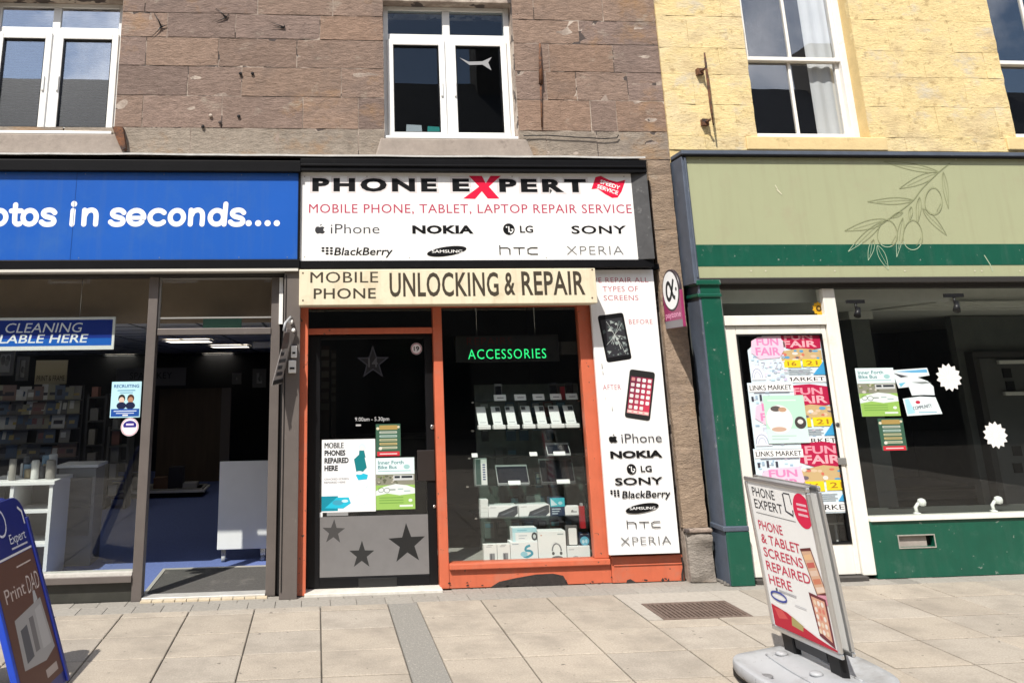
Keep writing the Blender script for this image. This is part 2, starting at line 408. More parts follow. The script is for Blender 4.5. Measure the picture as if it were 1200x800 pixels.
# iron drain cover
dr = thing('drain_cover', 'rusty slotted iron drain grate set in the pavement', 'drain grate', ((DRX0+DRX1)/2, (DRY0+DRY1)/2, 0))
irn = mat('drain_iron', (.14, .10, .08), .75, .2, var=.3, vscale=20, bump=.3, bscale=60)
a = MB()
a.box(DRX0-.03, DRX1+.03, DRY0-.03, DRY0, -.02, .001, irn).box(DRX0-.03, DRX1+.03, DRY1, DRY1+.03, -.02, .001, irn).box(DRX0-.03, DRX0, DRY0, DRY1, -.02, .001, irn).box(DRX1, DRX1+.03, DRY0, DRY1, -.02, .001, irn)
a.link('frame', dr, bevel=.003)
a = MB()
for i in range(17):
    x = DRX0+.018+i*(DRX1-DRX0-.036)/16
    a.box(x-.009, x+.009, DRY0, DRY1, -.02, -.0015, irn)
a.box(DRX0, DRX1, (DRY0+DRY1)/2-.008, (DRY0+DRY1)/2+.008, -.025, -.006, irn)
a.link('grate', dr)
sm = mat('drain_mortar', (.33, .30, .26), .95, var=.15, vscale=30, bump=.3, bscale=90)
b = MB(); b.box(2.26, DRX0-.034, DRY0-.03, -.305, -.02, -.001, sm).box(DRX1+.034, 3.245, DRY0-.03, -.305, -.02, -.001, sm).box(DRX0-.032, DRX1+.032, DRY1+.034, -.305, -.02, -.0015, sm)
struct('drain_surround', b, org=(0, 0, 0))

# ================================================================== STONE WALLS (upper storeys)
ZC = [P(250, v)[1] for v in (184, 150, 112.5, 78, 44.5, 16)]
ZC += [ZC[-1]+.27*k for k in range(1, 10)]
def block(mb, x0, x1, z0, z1, m, tone, rough=.006, gap=.0042, Y=0.0, edge=.0015, cell=.05, bias=0.0, jit=.35):
    nx = max(2, int((x1-x0)/cell)); nz = max(2, int((z1-z0)/cell)); off = random.uniform(-.004, .004)*jit+bias; sd = Vector((random.uniform(0, 90), 7*x0, 0))
    gv = []
    for j in range(nz+1):
        row = []
        for i in range(nx+1):
            u, v = i/nx, j/nz; x = x0+gap+(x1-x0-2*gap)*u; z = z0+gap+(z1-z0-2*gap)*v
            if i in (0, nx): x += noise.noise(Vector((x*9, z*9, 3)))*.005
            if j in (0, nz): z += noise.noise(Vector((x*9, z*9, 8)))*.0025
            e = min(x-x0, x1-x, z-z0, z1-z); d = max(0, 1-e/.014)
            y = Y + off + edge*d*d + noise.fractal(Vector((x*5, z*11, 0))+sd, .8, 2.0, 4)*rough
            row.append(mb.bm.verts.new((x, y, z)))
        gv.append(row)
    k = mb.mi(m)
    for j in range(nz):
        for i in range(nx):
            f = mb.bm.faces.new((gv[j][i], gv[j][i+1], gv[j+1][i+1], gv[j+1][i])); f.material_index = k; f.smooth = True
            for l in f.loops: l[mb.col] = (*tone, 1)
    # returns to the mortar bed
    ring = [gv[0][i] for i in range(nx+1)] + [gv[j][nx] for j in range(1, nz+1)] + [gv[nz][i] for i in range(nx-1, -1, -1)] + [gv[j][0] for j in range(nz-1, 0, -1)]
    bk = [mb.bm.verts.new((v.co.x, Y+.05, v.co.z)) for v in ring]; ring = [mb.bm.verts.new(v.co) for v in ring]
    for i in range(len(ring)):
        j = (i+1) % len(ring)
        f = mb.bm.faces.new((ring[j], ring[i], bk[i], bk[j])); f.material_index = k
        for l in f.loops: l[mb.col] = (*tone, 1)
def stone_mat(name, streak, bumps, d1, d1p, bs):
    m = bpy.data.materials.new(name); m.use_nodes = True; t = m.node_tree; N = t.nodes; L = t.links; b = N['Principled BSDF']
    b.inputs['Roughness'].default_value = .93; b.inputs['Specular IOR Level'].default_value = .2
    a = N.new('ShaderNodeAttribute'); a.attribute_name = 'tone'; tc = N.new('ShaderNodeTexCoord')
    def nz(sc, st, det=6, ro=.65):
        mp = N.new('ShaderNodeMapping'); mp.inputs['Scale'].default_value = st; L.new(tc.outputs['Object'], mp.inputs['Vector'])
        n = N.new('ShaderNodeTexNoise'); n.inputs['Scale'].default_value = sc; n.inputs['Detail'].default_value = det; n.inputs['Roughness'].default_value = ro
        L.new(mp.outputs['Vector'], n.inputs['Vector']); return n.outputs['Fac']
    def rng(o, a0, a1, b0, b1):
        r = N.new('ShaderNodeMapRange'); L.new(o, r.inputs['Value'])
        for k, v in zip(('From Min', 'From Max', 'To Min', 'To Max'), (a0, a1, b0, b1)): r.inputs[k].default_value = v
        return r.outputs['Result']
    def scl(c, f):
        v = N.new('ShaderNodeVectorMath'); v.operation = 'SCALE'; L.new(c, v.inputs[0]); L.new(f, v.inputs['Scale']); return v.outputs['Vector']
    def mix(c, f, col):
        x = N.new('ShaderNodeMix'); x.data_type = 'RGBA'; L.new(f, x.inputs['Factor']); L.new(c, x.inputs['A']); x.inputs['B'].default_value = (*col, 1); return x.outputs['Result']
    c = a.outputs['Color']
    grain = nz(14, (1, 1, 2.6), 8, .7); fine = nz(bs, (1, 1, 1.8), 4, .7); big = nz(1.3, (1, 1, 1), 4)
    c = scl(c, rng(grain, .3, .7, 1-streak, 1+streak)); c = scl(c, rng(fine, .3, .7, .86, 1.14))
    for col, sc, lo, hi, mx in d1: c = mix(c, rng(nz(sc, d1p, 7, .7), lo, hi, 0, mx), col)
    L.new(c, b.inputs['Base Color'])
    ad = N.new('ShaderNodeMath'); ad.operation = 'MULTIPLY_ADD'; L.new(grain, ad.inputs[0]); ad.inputs[1].default_value = 1.6; L.new(fine, ad.inputs[2])
    bp = N.new('ShaderNodeBump'); bp.inputs['Strength'].default_value = bumps; bp.inputs['Distance'].default_value = .012; L.new(ad.outputs[0], bp.inputs['Height']); L.new(bp.outputs['Normal'], b.inputs['Normal'])
    return m
STONE = stone_mat('brown_sandstone', .26, .8, [((.14, .11, .098), 1.9, .5, .66, .4), ((.33, .195, .095), 1.3, .55, .66, .55), ((.38, .33, .27), 4.2, .60, .70, .55), ((.042, .036, .034), 3.2, .64, .76, .65)], (1, 1, 1.3), 60)
YSTONE = stone_mat('yellow_painted_stone', .08, .5, [((.62, .53, .37), 1.4, .48, .66, .65), ((.34, .23, .11), 12, .565, .64, .65), ((.52, .48, .40), 2.4, .56, .68, .75), ((.46, .33, .16), 2.8, .53, .68, .6)], (1, 1, 1.6), 50)
MORTAR = mat('pale_lime_mortar', (.26, .205, .17), .95, var=.3, vscale=18, bump=.4, bscale=80, dirt=(.46, .39, .33), dscale=3, dlo=.47, dhi=.6, chip=(.07, .055, .05), cscale=5, clo=.56)
YMORTAR = mat('yellow_painted_joint', (.60, .45, .21), .9, var=.12, vscale=12, bump=.3, bscale=60)
XB = 3.2                                   # party line between the brown and the yellow building
ZTOP = ZC[14]
wL1, _, _, _ = R4(0, 95, 136, 156); _, wL1x, _, _ = R4(0, 20, 137, 157)
WIN = [(-2.93, P(133.5, 150)[0], P(100, 157.5)[1], P(100, -2)[1]), (P(450, 100)[0], P(604.5, 100)[0], P(527, 163)[1], P(527, 2)[1])]
YWIN = [(P(876, 78)[0], P(1002, 80)[0]+.03, P(945, 161)[1], 5.75), (P(1172, 78)[0], P(1172, 78)[0]+1.08, P(1180, 161)[1], 5.75)]
def openings(z0, z1, wins): return sorted((a, b) for a, b, c, d in wins if c < z1-.08 and d > z0+.08)
JOINTS = {0: [223, 326, 420, 640, 700], 1: [167, 260, 355, 420, 692, 722], 2: [110+110, 283, 400, 640, 675, 735], 3: [171, 256, 348, 643, 718], 4: [150+46, 276, 375, 440, 678, 755], 5: [170, 302, 390, 625, 706]}
VM = [166, 131, 95, 61, 30, 8]
brown = thing('stone_building', 'brown sandstone tenement with weathered blocks over the blue and the white shop signs', 'building', (-1.4, .3, 0))
mb = MB()
tones = [(.250, .178, .142), (.232, .168, .138), (.258, .182, .140), (.222, .163, .138), (.262, .187, .148), (.265, .180, .134)]
XLEFT = -6.5
for ci in range(14):
    z0, z1 = ZC[ci], ZC[ci+1]
    if ci in JOINTS: js = [P(u, VM[ci])[0] for u in JOINTS[ci]] + [-3.9+.2*(ci % 3), -4.6, -5.5+.3*(ci % 2)] + [-2.2 - .3*(ci % 2), -3.0]
    else: js = [XLEFT+.55+.31*(ci % 2)+i*random.uniform(.52, .72) for i in range(18)]
    js = sorted(j for j in js if XLEFT+.15 < j < XB-.12)
    xs = [XLEFT]+js+[XB]
    for o in openings(z0, z1, WIN): xs = [x for x in xs if not (o[0]-.09 < x < o[1]+.09)] + [o[0], o[1]]
    xs = sorted(xs); ops = openings(z0, z1, WIN)
    for x0, x1 in zip(xs, xs[1:]):
        if any(abs(x0-a) < 1e-6 and abs(x1-b) < 1e-6 for a, b in ops): continue
        t = random.choice(tones); k = random.gauss(1, .055); tone = tuple(c*k for c in t)
        if ci == 0: tone = tuple(c*1.22*k for c in (.225, .19, .155))
        block(mb, x0, x1, z0, z1, STONE, tone, rough=.0065 if ci else .005)
brown_wall = mb.link('wall', brown)
mb = MB()   # mortar bed with the window openings left free
def bed(mb, X0, X1, Z0, Z1, wins, m, Yf, Yb):
    zs = sorted({Z0, Z1} | {w_[2] for w_ in wins if Z0 < w_[2] < Z1} | {w_[3] for w_ in wins if Z0 < w_[3] < Z1})
    for z0, z1 in zip(zs, zs[1:]):
        cur = X0
        for a, b in sorted((w_[0], w_[1]) for w_ in wins if w_[2] < (z0+z1)/2 < w_[3]):
            mb.box(cur, a, Yf, Yb, z0, z1, m); cur = b
        mb.box(cur, X1, Yf, Yb, z0, z1, m)
bed(mb, XLEFT, XB-.001, ZC[0], ZTOP, WIN, MORTAR, .0045, .45)
mb.link('mortar_bed', brown)
LINT = mat('lintel_back', (.03, .03, .03), .8)
mb = MB(); mb.box(XLEFT, XB-.002, .10, .45, 2.62, ZC[0]-.001, LINT); mb.link('beam', brown)
mb = MB(); mb.box(XLEFT, XB-.003, .45, 10, 3.3, 3.42, DARK).box(XLEFT, XB-.003, -.05, 10, ZTOP, ZTOP+.15, MORTAR).box(XLEFT, XLEFT+.2, .45, 10, 0, ZTOP, DARK).box(XLEFT, XB-.003, 9.9, 10, 0, ZTOP, DARK)
for x in (-.9, 2.4): mb.box(x, x+.1, .46, 9.89, 3.425, ZTOP-.01, DARK)
mb.box(XLEFT+.21, XB-.02, 2.5, 2.6, 3.425, ZTOP-.01, DARK)
mb.link('shell', brown)

yellow = thing('painted_stone_building', 'yellow painted stone building over the olive and green shop', 'building', (6, .3, 0))
mb = MB(); ZY = [P(840, v)[1] for v in (176, 160, 123, 88, 57, 20)]; ZY += [ZY[-1]+.29*k for k in range(1, 9)]
XR = 10.5
for ci in range(13):
    z0, z1 = ZY[ci], ZY[ci+1]
    js = [XB+.35+.28*(ci % 2)+i*.66 + random.uniform(-.07, .07) for i in range(11)]
    xs = [XB]+[j for j in js if j < XR-.2]+[XR]
    ops = openings(z0, z1, YWIN)
    for o in ops: xs = [x for x in xs if not (o[0]-.14 < x < o[1]+.14)] + [o[0], o[1]]
    xs = sorted(xs)
    for x0, x1 in zip(xs, xs[1:]):
        if any(abs(x0-a) < 1e-6 and abs(x1-b) < 1e-6 for a, b in ops): continue
        k = random.gauss(1, .025); block(mb, x0, x1, z0, z1, YSTONE, (.69*k, .545*k, .28*k), rough=.007, gap=.0012, edge=.0008, Y=-.012, jit=.15)
mb.link('wall', yellow)
mb = MB(); bed(mb, XB+.001, XR, ZY[0]-.12, ZY[13], YWIN, YMORTAR, .0, .45); mb.link('mortar_bed', yellow)
mb = MB(); mb.box(XB+.002, XR, .10, .45, 2.5, ZY[0]-.121, LINT); mb.link('beam', yellow)
mb = MB(); mb.box(XB+.003, XR, .45, 10, 3.3, 3.42, DARK).box(XB+.003, XR, -.05, 10, ZY[13], ZY[13]+.15, YMORTAR).box(XR-.2, XR, .45, 10, 0, ZY[13], DARK).box(XB+.003, XR, 9.9, 10, 0, ZY[13], DARK).box(XB+.004, XR-.2, 3, 3.1, 3.425, ZY[13]-.01, DARK)
mb.link('shell', yellow)

# ------------------------------------------------------------------ upper windows (parts of their buildings)
def casement_window(par, o, Y, gl, midx, trz, blind=False):
    x0, x1, z0, z1 = o; fr = MB(); F = .055
    fr.box(x0, x0+F, Y, Y+.07, z0, z1, WHITE).box(x1-F, x1, Y, Y+.07, z0, z1, WHITE).box(x0+F, x1-F, Y, Y+.07, z0, z0+.05, WHITE).box(x0+F, x1-F, Y, Y+.07, z1-.04, z1, WHITE)
    fr.box(midx-.035, midx+.035, Y, Y+.07, z0+.05, z1-.04, WHITE).box(x0+F, midx-.035, Y, Y+.07, trz-.035, trz+.035, WHITE).box(midx+.035, x1-F, Y, Y+.07, trz-.035, trz+.035, WHITE)
    wf = fr.link('window', par, bevel=.006)
    for a, b in ((x0+F, midx-.035), (midx+.035, x1-F)):       # opening leaves stand proud of the frame
        s = MB(); c, d = z0+.05, trz-.035; q = .045
        s.box(a-.012, a+q, Y-.018, Y+.05, c-.012, d+.012, WHITE).box(b-q, b+.012, Y-.018, Y+.05, c-.012, d+.012, WHITE).box(a+q, b-q, Y-.018, Y+.05, c-.012, c+q, WHITE).box(a+q, b-q, Y-.018, Y+.05, d-q, d+.012, WHITE)
        s.link('casement', wf, bevel=.005)
        gk = MB(); e = .008
        gk.box(a+q, a+q+e, Y-.008, Y+.03, c+q, d-q, BLKPLASTIC).box(b-q-e, b-q, Y-.008, Y+.03, c+q, d-q, BLKPLASTIC).box(a+q+e, b-q-e, Y-.008, Y+.03, c+q, c+q+e, BLKPLASTIC).box(a+q+e, b-q-e, Y-.008, Y+.03, d-q-e, d-q, BLKPLASTIC)
        gk.link('gasket', wf)
        p = MB(); p.box(a+q, b-q, Y+.02, Y+.026, c+q, d-q, gl); p.link('pane', wf)
        p = MB(); p.box(a, b, Y+.02, Y+.026, trz+.035, z1-.04, gl); p.link('pane', wf)
        h = MB(); hx = b-.028 if a < midx-.1 else a+.028
        h.box(hx-.01, hx+.01, Y-.034, Y-.018, (c+d)/2-.08, (c+d)/2+.06, WHITE); h.link('handle', wf, bevel=.004)
    if blind:
        bl = MB(); z = z0+.08
        while z < z1-.03:
            bl.box(x0+.06, x1-.06, Y+.10, Y+.125, z, z+.002, WHITEBLIND, tf=None); z += .026
        bl.link('venetian_blind', wf)
    return wf
WHITEBLIND = mat('grey_blind', (.10, .10, .10), .5)
mid0 = P(60, 100, .14)[0]; tr0 = P(90, 37.5, .14)[1]
casement_window(brown, WIN[0], .13, UPGLASS, mid0, tr0, True)
mid1 = P(524.5, 90, .14)[0]; tr1 = P(527, 45.5, .14)[1]
casement_window(brown, WIN[1], .13, MIDGLASS, mid1, tr1)
SILL = mat('painted_stone_sill', (.27, .228, .195), .85, var=.18, vscale=10, bump=.35, bscale=30, dirt=(.16, .13, .11), dscale=6, dlo=.58, dhi=.72)
for (x0, x1, z0, z1), ww in zip(WIN, (P(437, 185)[0], 0)):
    s = MB(); zt = z0; zb = ZC[0]-.0
    pts = [(x0-.09, -.055, zb+.005), (x1+.12, -.055, zb+.005), (x1+.06, -.045, zt-.01), (x0-.04, -.045, zt-.01)]
    s.prism(pts, (0, .17, 0), SILL); s.link('sill', brown, bevel=.012)
    s = MB(); s.box(x0+.01, x1-.01, -.03, .15, zt-.006, zt+.022, WHITE); s.link('sill_board', brown, bevel=.006)
# things behind the middle first-floor window
def sill_paper(u0, v0, u1, v1, c, lab, Y=.24):
    x0, x1, z0, z1 = R4(u0, v0, u1, v1, Y); m = MB(); zb = WIN[1][2]+.02
    m.prism([(x0, Y, zb), (x1, Y+.02, zb), (x1-.01, Y+.05, z1), (x0+.015, Y+.03, z1)], (0, .01, 0), ink(c)); solo('paper_stack', m, lab, 'papers')
isl = MB(); isl.box(WIN[1][0], WIN[1][1], .2, .4, WIN[1][2]+.005, WIN[1][2]+.019, WHITE); isl.link('inner_sill', brown)
sill_paper(475, 145, 496, 153, (.6, .6, .6), 'white paper lying inside the middle upstairs window')
sill_paper(500, 147, 517, 154, (.05, .35, .3), 'teal folder lying inside the middle upstairs window')
x0, x1, z0, z1 = R4(538, 68, 576, 81, .175)
k = Ink((0, .148, 0)); dx, dz = x1-x0, z1-z0
k.poly([(x0, z1-.1*dz), (x0+.28*dx, z0+.55*dz), (x0+.7*dx, z0+.6*dz), (x1, z1), (x0+.88*dx, z0+.5*dz), (x1-.03*dx, z0-.2*dz), (x0+.7*dx, z0+.3*dz), (x0+.3*dx, z0+.25*dz)], (.30, .30, .31))
solo('torn_paper', k.mb, 'torn white scrap of paper stuck inside the middle upstairs window', 'paper scrap')

def sash_window(par, o, Y, gl):
    x0, x1, z0, z1 = o; zm = P(945, 70, Y)[1]; F = .07
    fr = MB(); fr.box(x0, x0+F, Y, Y+.12, z0, z1, OLDWHITE).box(x1-F, x1, Y, Y+.12, z0, z1, OLDWHITE).box(x0+F, x1-F, Y, Y+.12, z1-.05, z1, OLDWHITE).box(x0+F, x1-F, Y-.02, Y+.12, z0, z0+.035, OLDWHITE)
    wf = fr.link('window', par, bevel=.006)
    a, b = x0+F, x1-F; mx = (a+b)/2-.02
    for c, d, y in ((z0+.035, zm+.025, Y+.06), (zm-.01, z1-.05, Y+.015)):
        s = MB(); q = .035
        lo = .055 if c < zm-.2 else .04
        s.box(a, a+q, y, y+.04, c, d, OLDWHITE).box(b-q, b, y, y+.04, c, d, OLDWHITE).box(a+q, b-q, y, y+.04, c, c+lo, OLDWHITE).box(a+q, b-q, y, y+.04, d-.035, d, OLDWHITE).box(mx-.014, mx+.014, y+.003, y+.036, c+lo, d-.035, OLDWHITE)
        sf = s.link('sash', wf, bevel=.004)
        p = MB(); p.box(a+q, mx-.014, y+.018, y+.022, c+lo, d-.035, gl).box(mx+.014, b-q, y+.018, y+.022, c+lo, d-.035, gl); p.link('pane', wf)
    s = MB(); xx = b-.27; pts = [(xx+i*.02, Y+.135+.006*math.sin(i*1.1), z0+.04) for i in range(15)]
    for i in range(14):
        p, q = pts[i], pts[i+1]; f_ = s.face([p, q, (q[0], q[1], z1), (p[0], p[1], z1)], CURT)
    s.link('curtain', wf)
    return wf
CURT = mat('net_curtain', (.85, .86, .88), .8)
for o in YWIN: sash_window(yellow, o, .13, UPGLASS2)
YREV = mat('yellow_window_reveal', (.66, .50, .25), .85, var=.12, vscale=9, bump=.25, bscale=40, dirt=(.4, .3, .14), dscale=7, dlo=.6, dhi=.7)
for o in YWIN:
    s = MB(); s.box(o[0]-.12, o[1]+.14, -.035, .12, o[2]-.13, o[2]-.004, YREV); s.link('sill', yellow, bevel=.008)

# flashing, cornice strip, rough ledge
s = MB(); n = 40; xa, xb = XLEFT, P(757, 186, -.17)[0]
pts = [(xa+(xb-xa)*i/n, -.16+noise.noise(Vector((i*.7, 0, 0)))*.012, ZC[0]-.012+noise.noise(Vector((i*.45, 5, 0)))*.008) for i in range(n+1)]
for p, q in zip(pts, pts[1:]):
    s.face([(p[0], p[1], p[2]-.016), (q[0], q[1], q[2]-.016), q, p], LEAD); s.face([p, q, (q[0], .02, q[2]+.03), (p[0], .02, p[2]+.03)], LEAD)
solo('lead_flashing', s, 'pale crumpled lead flashing strip along the ledge above the blue and white signs', 'flashing')

# ================================================================== LEFT SHOP
YF = -.12                                    # face of the blue sign
sx0 = XLEFT; SHX1 = P(351, 250, YF)[0]
zt, zb = P(175, 202, YF)[1], P(175, 304.5, YF)[1]
BLUE = mat('blue_sign_acrylic', (.016, .095, .41), .25, var=.06, vscale=1.2, coat=.2, dirt=(.035, .12, .38), dscale=2, dlo=.5, dhi=.8, streak=((.05, .12, .33), .4))
bs = thing('blue_fascia_sign', 'long blue shop sign with white rounded lettering above the left shop', 'shop sign', (-3, YF, zb))
bx(sx0, SHX1-.012, YF, .05, zb, zt, BLUE).link('panel', bs, bevel=.004)
fr = MB(); fr.box(sx0, SHX1+.006, YF-.05, .06, zt+.0, P(175, 189, YF)[1], BLACK).box(sx0, SHX1+.006, YF-.012, .06, P(175, 315, YF)[1], zb, BLACK).box(SHX1-.012, SHX1+.006, YF-.012, .05, zb, zt, BLACK)
fr.box(sx0, SHX1+.006, YF-.022, YF-.012, zt+.035, zt+.05, BLACK)
fr.link('frame', bs, bevel=.005)
bx(sx0, SHX1-.005, YF-.02, .02, P(175, 318.5, YF)[1], P(175, 315.5, YF)[1], mat('pale_trim', (.55, .53, .48), .5)).link('drip_trim', bs)
k = front(YF); W = '#ffffff'; WM = mat('white_vinyl_letter', (.82, .82, .82), .4)
def zp(x, y): return P((x+(262-y)*.07)/3.3333, 180+y/3.3333, YF)
wd = 19/3.3333*.00728
def arc(cx, cy, rx, ry, a0, a1, n=18): return [(cx+rx*math.cos(math.radians(a0+(a1-a0)*i/n)), cy-ry*math.sin(math.radians(a0+(a1-a0)*i/n))) for i in range(n+1)]
def spline(pts, n=5):
    out = []
    for i in range(len(pts)-1):
        p0 = pts[max(i-1, 0)]; p1 = pts[i]; p2 = pts[i+1]; p3 = pts[min(i+2, len(pts)-1)]
        for j in range(n):
            t = j/n; out.append(tuple(.5*((2*p1[c])+(-p0[c]+p2[c])*t+(2*p0[c]-5*p1[c]+4*p2[c]-p3[c])*t*t+(-p0[c]+3*p1[c]-3*p2[c]+p3[c])*t**3) for c in range(2)))
    return out+[pts[-1]]
def ls(dx, pts, sp=True): k.stroke([zp(x+dx, y) for x, y in (spline(pts) if sp else pts)], wd, WM, cap=True)
def lo(cx, rx=26): k.stroke([zp(x, y) for x, y in arc(cx, 249, rx, 27, 0, 360, 30)[:-1]], wd, WM, closed=True)
S_ = [(212, 231), (203, 223), (188, 220.5), (172, 225), (168, 236), (177, 245), (190, 249), (205, 254), (211, 264), (205, 274), (188, 277), (173, 275), (162, 267)]
def ln(dx): ls(dx, [(328, 221), (328, 276)], False); ls(dx, [(329, 244), (338, 227), (354, 220.5), (368, 226), (374, 242), (374, 276)])
lo(-4); ls(0, [(57, 200), (57, 258), (61, 271), (70, 276), (78, 274)]); ls(0, [(42, 224), (80, 224)], False); lo(115); ls(0, S_)
ls(0, [(283, 222), (282, 276)], False); k.ell(*zp(285, 197), wd*.6, wd*.6, WM); ln(0)
ls(270, S_)
k.stroke([zp(*p) for p in [(508, 251), (560, 251)]], wd*.8, WM); k.stroke([zp(*p) for p in arc(531, 249, 30, 27, -4, 322, 24)], wd, WM, cap=True)
k.stroke([zp(*p) for p in arc(616, 249, 31, 27, 42, 318, 22)], wd, WM, cap=True)
lo(690); ln(416); lo(846, 26); ls(0, [(878, 197), (876, 276)], False); ls(738, S_)
for x in (972, 1009, 1046, 1082): k.ell(*zp(x, 272), wd*.62, wd*.62, WM)
for xx in (-4.9, -2.02): k.rect(xx, zb+.004, xx+.004, zt-.004, (.008, .05, .22))
for xx in (-2.6, -1.95, -1.3, -.65, -.25):
    for zz in (zt-.018, zb+.018): k.ell(xx, zz, .006, .006, (.1, .16, .3), 8)
# the letters before the frame edge
ln(-416); ls(-88, [(0, 197), (0, 240)], False); lo(-130); ls(-158, [(0, 224), (0, 303)], False)
k.done('lettering', bs)

YP = .03
lf = thing('glazed_shopfront', 'brown aluminium glazed shopfront under the blue sign with its doorway standing open', 'shopfront', (-2, 0, 0))
zh = P(175, 325, YP)[1]; zhead = P(175, 318, YP)[1]
mx0, mx1 = P(173, 500, YP)[0], P(160+13, 500, YP)[0]
mxa = (P(172.5, 340, YP)[0]+P(158, 690, YP)[0])/2; mxb = (P(185, 345, YP)[0]+P(170, 650, YP)[0])/2
jb = P(315, 500, YP)[0]; px1 = P(351, 500, YP)[0]
TRZ0, TRZ1 = P(250, 392, YP)[1], P(250, 384.5, YP)[1]
HB = mat('dark_head', (.025, .022, .02), .5)
s = MB(); s.box(XLEFT, px1, YP-.02, YP+.10, zh, zhead+.09, HB); s.link('head', lf)
s = MB(); s.box(mxa, mxb, YP-.03, YP+.09, .0, zh, BROWNALU); s.link('mullion', lf, bevel=.004)
s = MB(); s.box(mxb+.002, jb, YP-.012, YP+.075, TRZ0, TRZ1, BROWNALU); s.link('transom', lf, bevel=.003)
SILLZ0, SILLZ1 = P(110, 682, YP)[1], P(110, 672, YP)[1]
s = MB(); s.box(XLEFT, mxa-.002, YP-.05, YP+.10, SILLZ0, SILLZ1-.012, BROWNALU); s.link('sill', lf, bevel=.003)
s = MB(); s.box(XLEFT, mxa-.002, YP-.035, YP+.10, SILLZ1-.012, SILLZ1+.008, mat('worn_sill', (.5, .48, .44), .5, var=.2, vscale=20)); s.link('sill_trim', lf)
s = MB(); s.box(XLEFT, mxa-.002, YP, YP+.08, .0, SILLZ0, mat('dark_kick_panel', (.035, .035, .03), .35, var=.3, vscale=6)); s.link('stall_riser', lf)
s = MB(); s.box(XLEFT, mxa-.001, YP+.03, YP+.038, SILLZ1+.008, zh, SHOPGLASS); s.link('window_pane', lf)
s = MB(); s.box(mxb+.012, jb-.012, YP+.03, YP+.038, TRZ1+.012, zh-.008, SHOPGLASS); s.link('transom_pane', lf)
s = MB()
for z in (P(250, 372, YP)[1], zh-.012): s.box(mxb+.004, jb-.002, YP+.012, YP+.05, z-.006, z+.006, mat('pale_alu', (.4, .39, .37), .4, .5))
s.box(mxb+.002, mxb+.016, YP+.01, YP+.05, TRZ1, zh, mat('pale_alu', (.4, .39, .37), .4, .5))
s.link('glazing_bead', lf)
# right jamb assembly between the shops, three stepped flats
s = MB(); c1, c2 = P(326, 500, YP)[0], P(331, 500, YP)[0]
s.box(jb, c1, YP-.0, YP+.12, 0, zh, BROWNALU).box(c2, px1-.002, YP-.13, YP+.10, 0, zhead+.03, BROWNALU).box(c1+.002, c2-.002, YP+.03, YP+.12, 0, zh, BLKPLASTIC)
s.box(c2+.012, c2+.02, YP-.137, YP-.128, 0.05, zh, BLKPLASTIC)
s.link('jamb', lf, bevel=.004)
x0 = P(329, 350, YP-.02)[0]
s = MB(); s.box(c1-.01, c1+.022, YP-.05, YP-.002, P(329, 380, YP)[1], P(329, 326, YP)[1], WHITE); s.link('jamb_trim', lf)
s = MB(); s.box(mxb+.002, jb, YP-.03, YP+.1, -.004, .024, mat('threshold_alu', (.6, .59, .56), .4, .4, var=.15, vscale=14)); s.link('threshold', lf, bevel=.004)
s = MB(); x = mxb
tile = mat('cream_tile', (.5, .42, .3), .5, var=.15, vscale=7)
while x < jb-.05: s.box(x+.002, x+.083, -.05, -.002, -.01, .012, tile); x += .087
s.link('tile_row', lf, bevel=.002)

# little bracket, boxes and swinging sign on the jamb
yb = YP-.13
sw = thing('hanging_sign', 'small grey swinging sign with dark print on a bracket between the left and middle shops', 'hanging sign', (P(335, 380, yb)[0], yb, P(335, 380, yb)[1]))
a0 = Vector((P(342, 374, yb)[0], yb, P(342, 374, yb)[1]))
s = MB(); s.tube([a0+Vector((0, 0, 0)), a0+Vector((-.01, -.06, .012)), a0+Vector((-.05, -.12, -.04)), a0+Vector((-.06, -.13, -.10))], .011, GREYPLASTIC, 8); s.link('bracket', sw)
pl_ = mat('sign_grey', (.30, .28, .27), .5, var=.15, vscale=20)
def q3(u, v, y): x, z = P(u, v, y); return Vector((x, y, z))
s = MB(); A, B, C_, D_ = q3(336, 384, -.30), q3(345, 392, -.10), q3(330, 449, -.08), q3(318, 452, -.34)
s.prism([A, B, C_, D_], (.006, .003, 0), pl_); s.link('board', sw)
U = (C_-D_); V = (A-D_); k = Ink(D_, U.normalized(), (V-U*(V.dot(U)/U.length_squared)).normalized(), lift=.010); uw, vh = U.length, V.length
k.rect(.02*uw, .02*vh, .95*uw, .09*vh, (.02, .02, .02))
for i, v in enumerate((.16, .27, .38, .5)): k.rect(.2*uw, v*vh, (.75, .6, .8, .5)[i]*uw, (v+.06)*vh, (.04, .04, .045))
k.rect(.1*uw, .62*vh, .85*uw, .9*vh, (.10, .085, .08)); k.done('print', sw)
for (u, v, r), lab in (((341, 377, .02), 'small white round fitting at the top of the post beside the orange frame'), ((344, 387, .017), 'lower small white round fitting on the post beside the orange frame')):
    s = MB(); x, z = P(u, v, yb-.04); s.lathe((x, yb, z), [(r*.5, 0), (r*.6, -.03), (r, -.045), (r*.9, -.06), (r*.4, -.07)], WHITE, 12, 'y'); solo('wall_fitting', s, lab, 'light fitting', 'round fittings on the post')
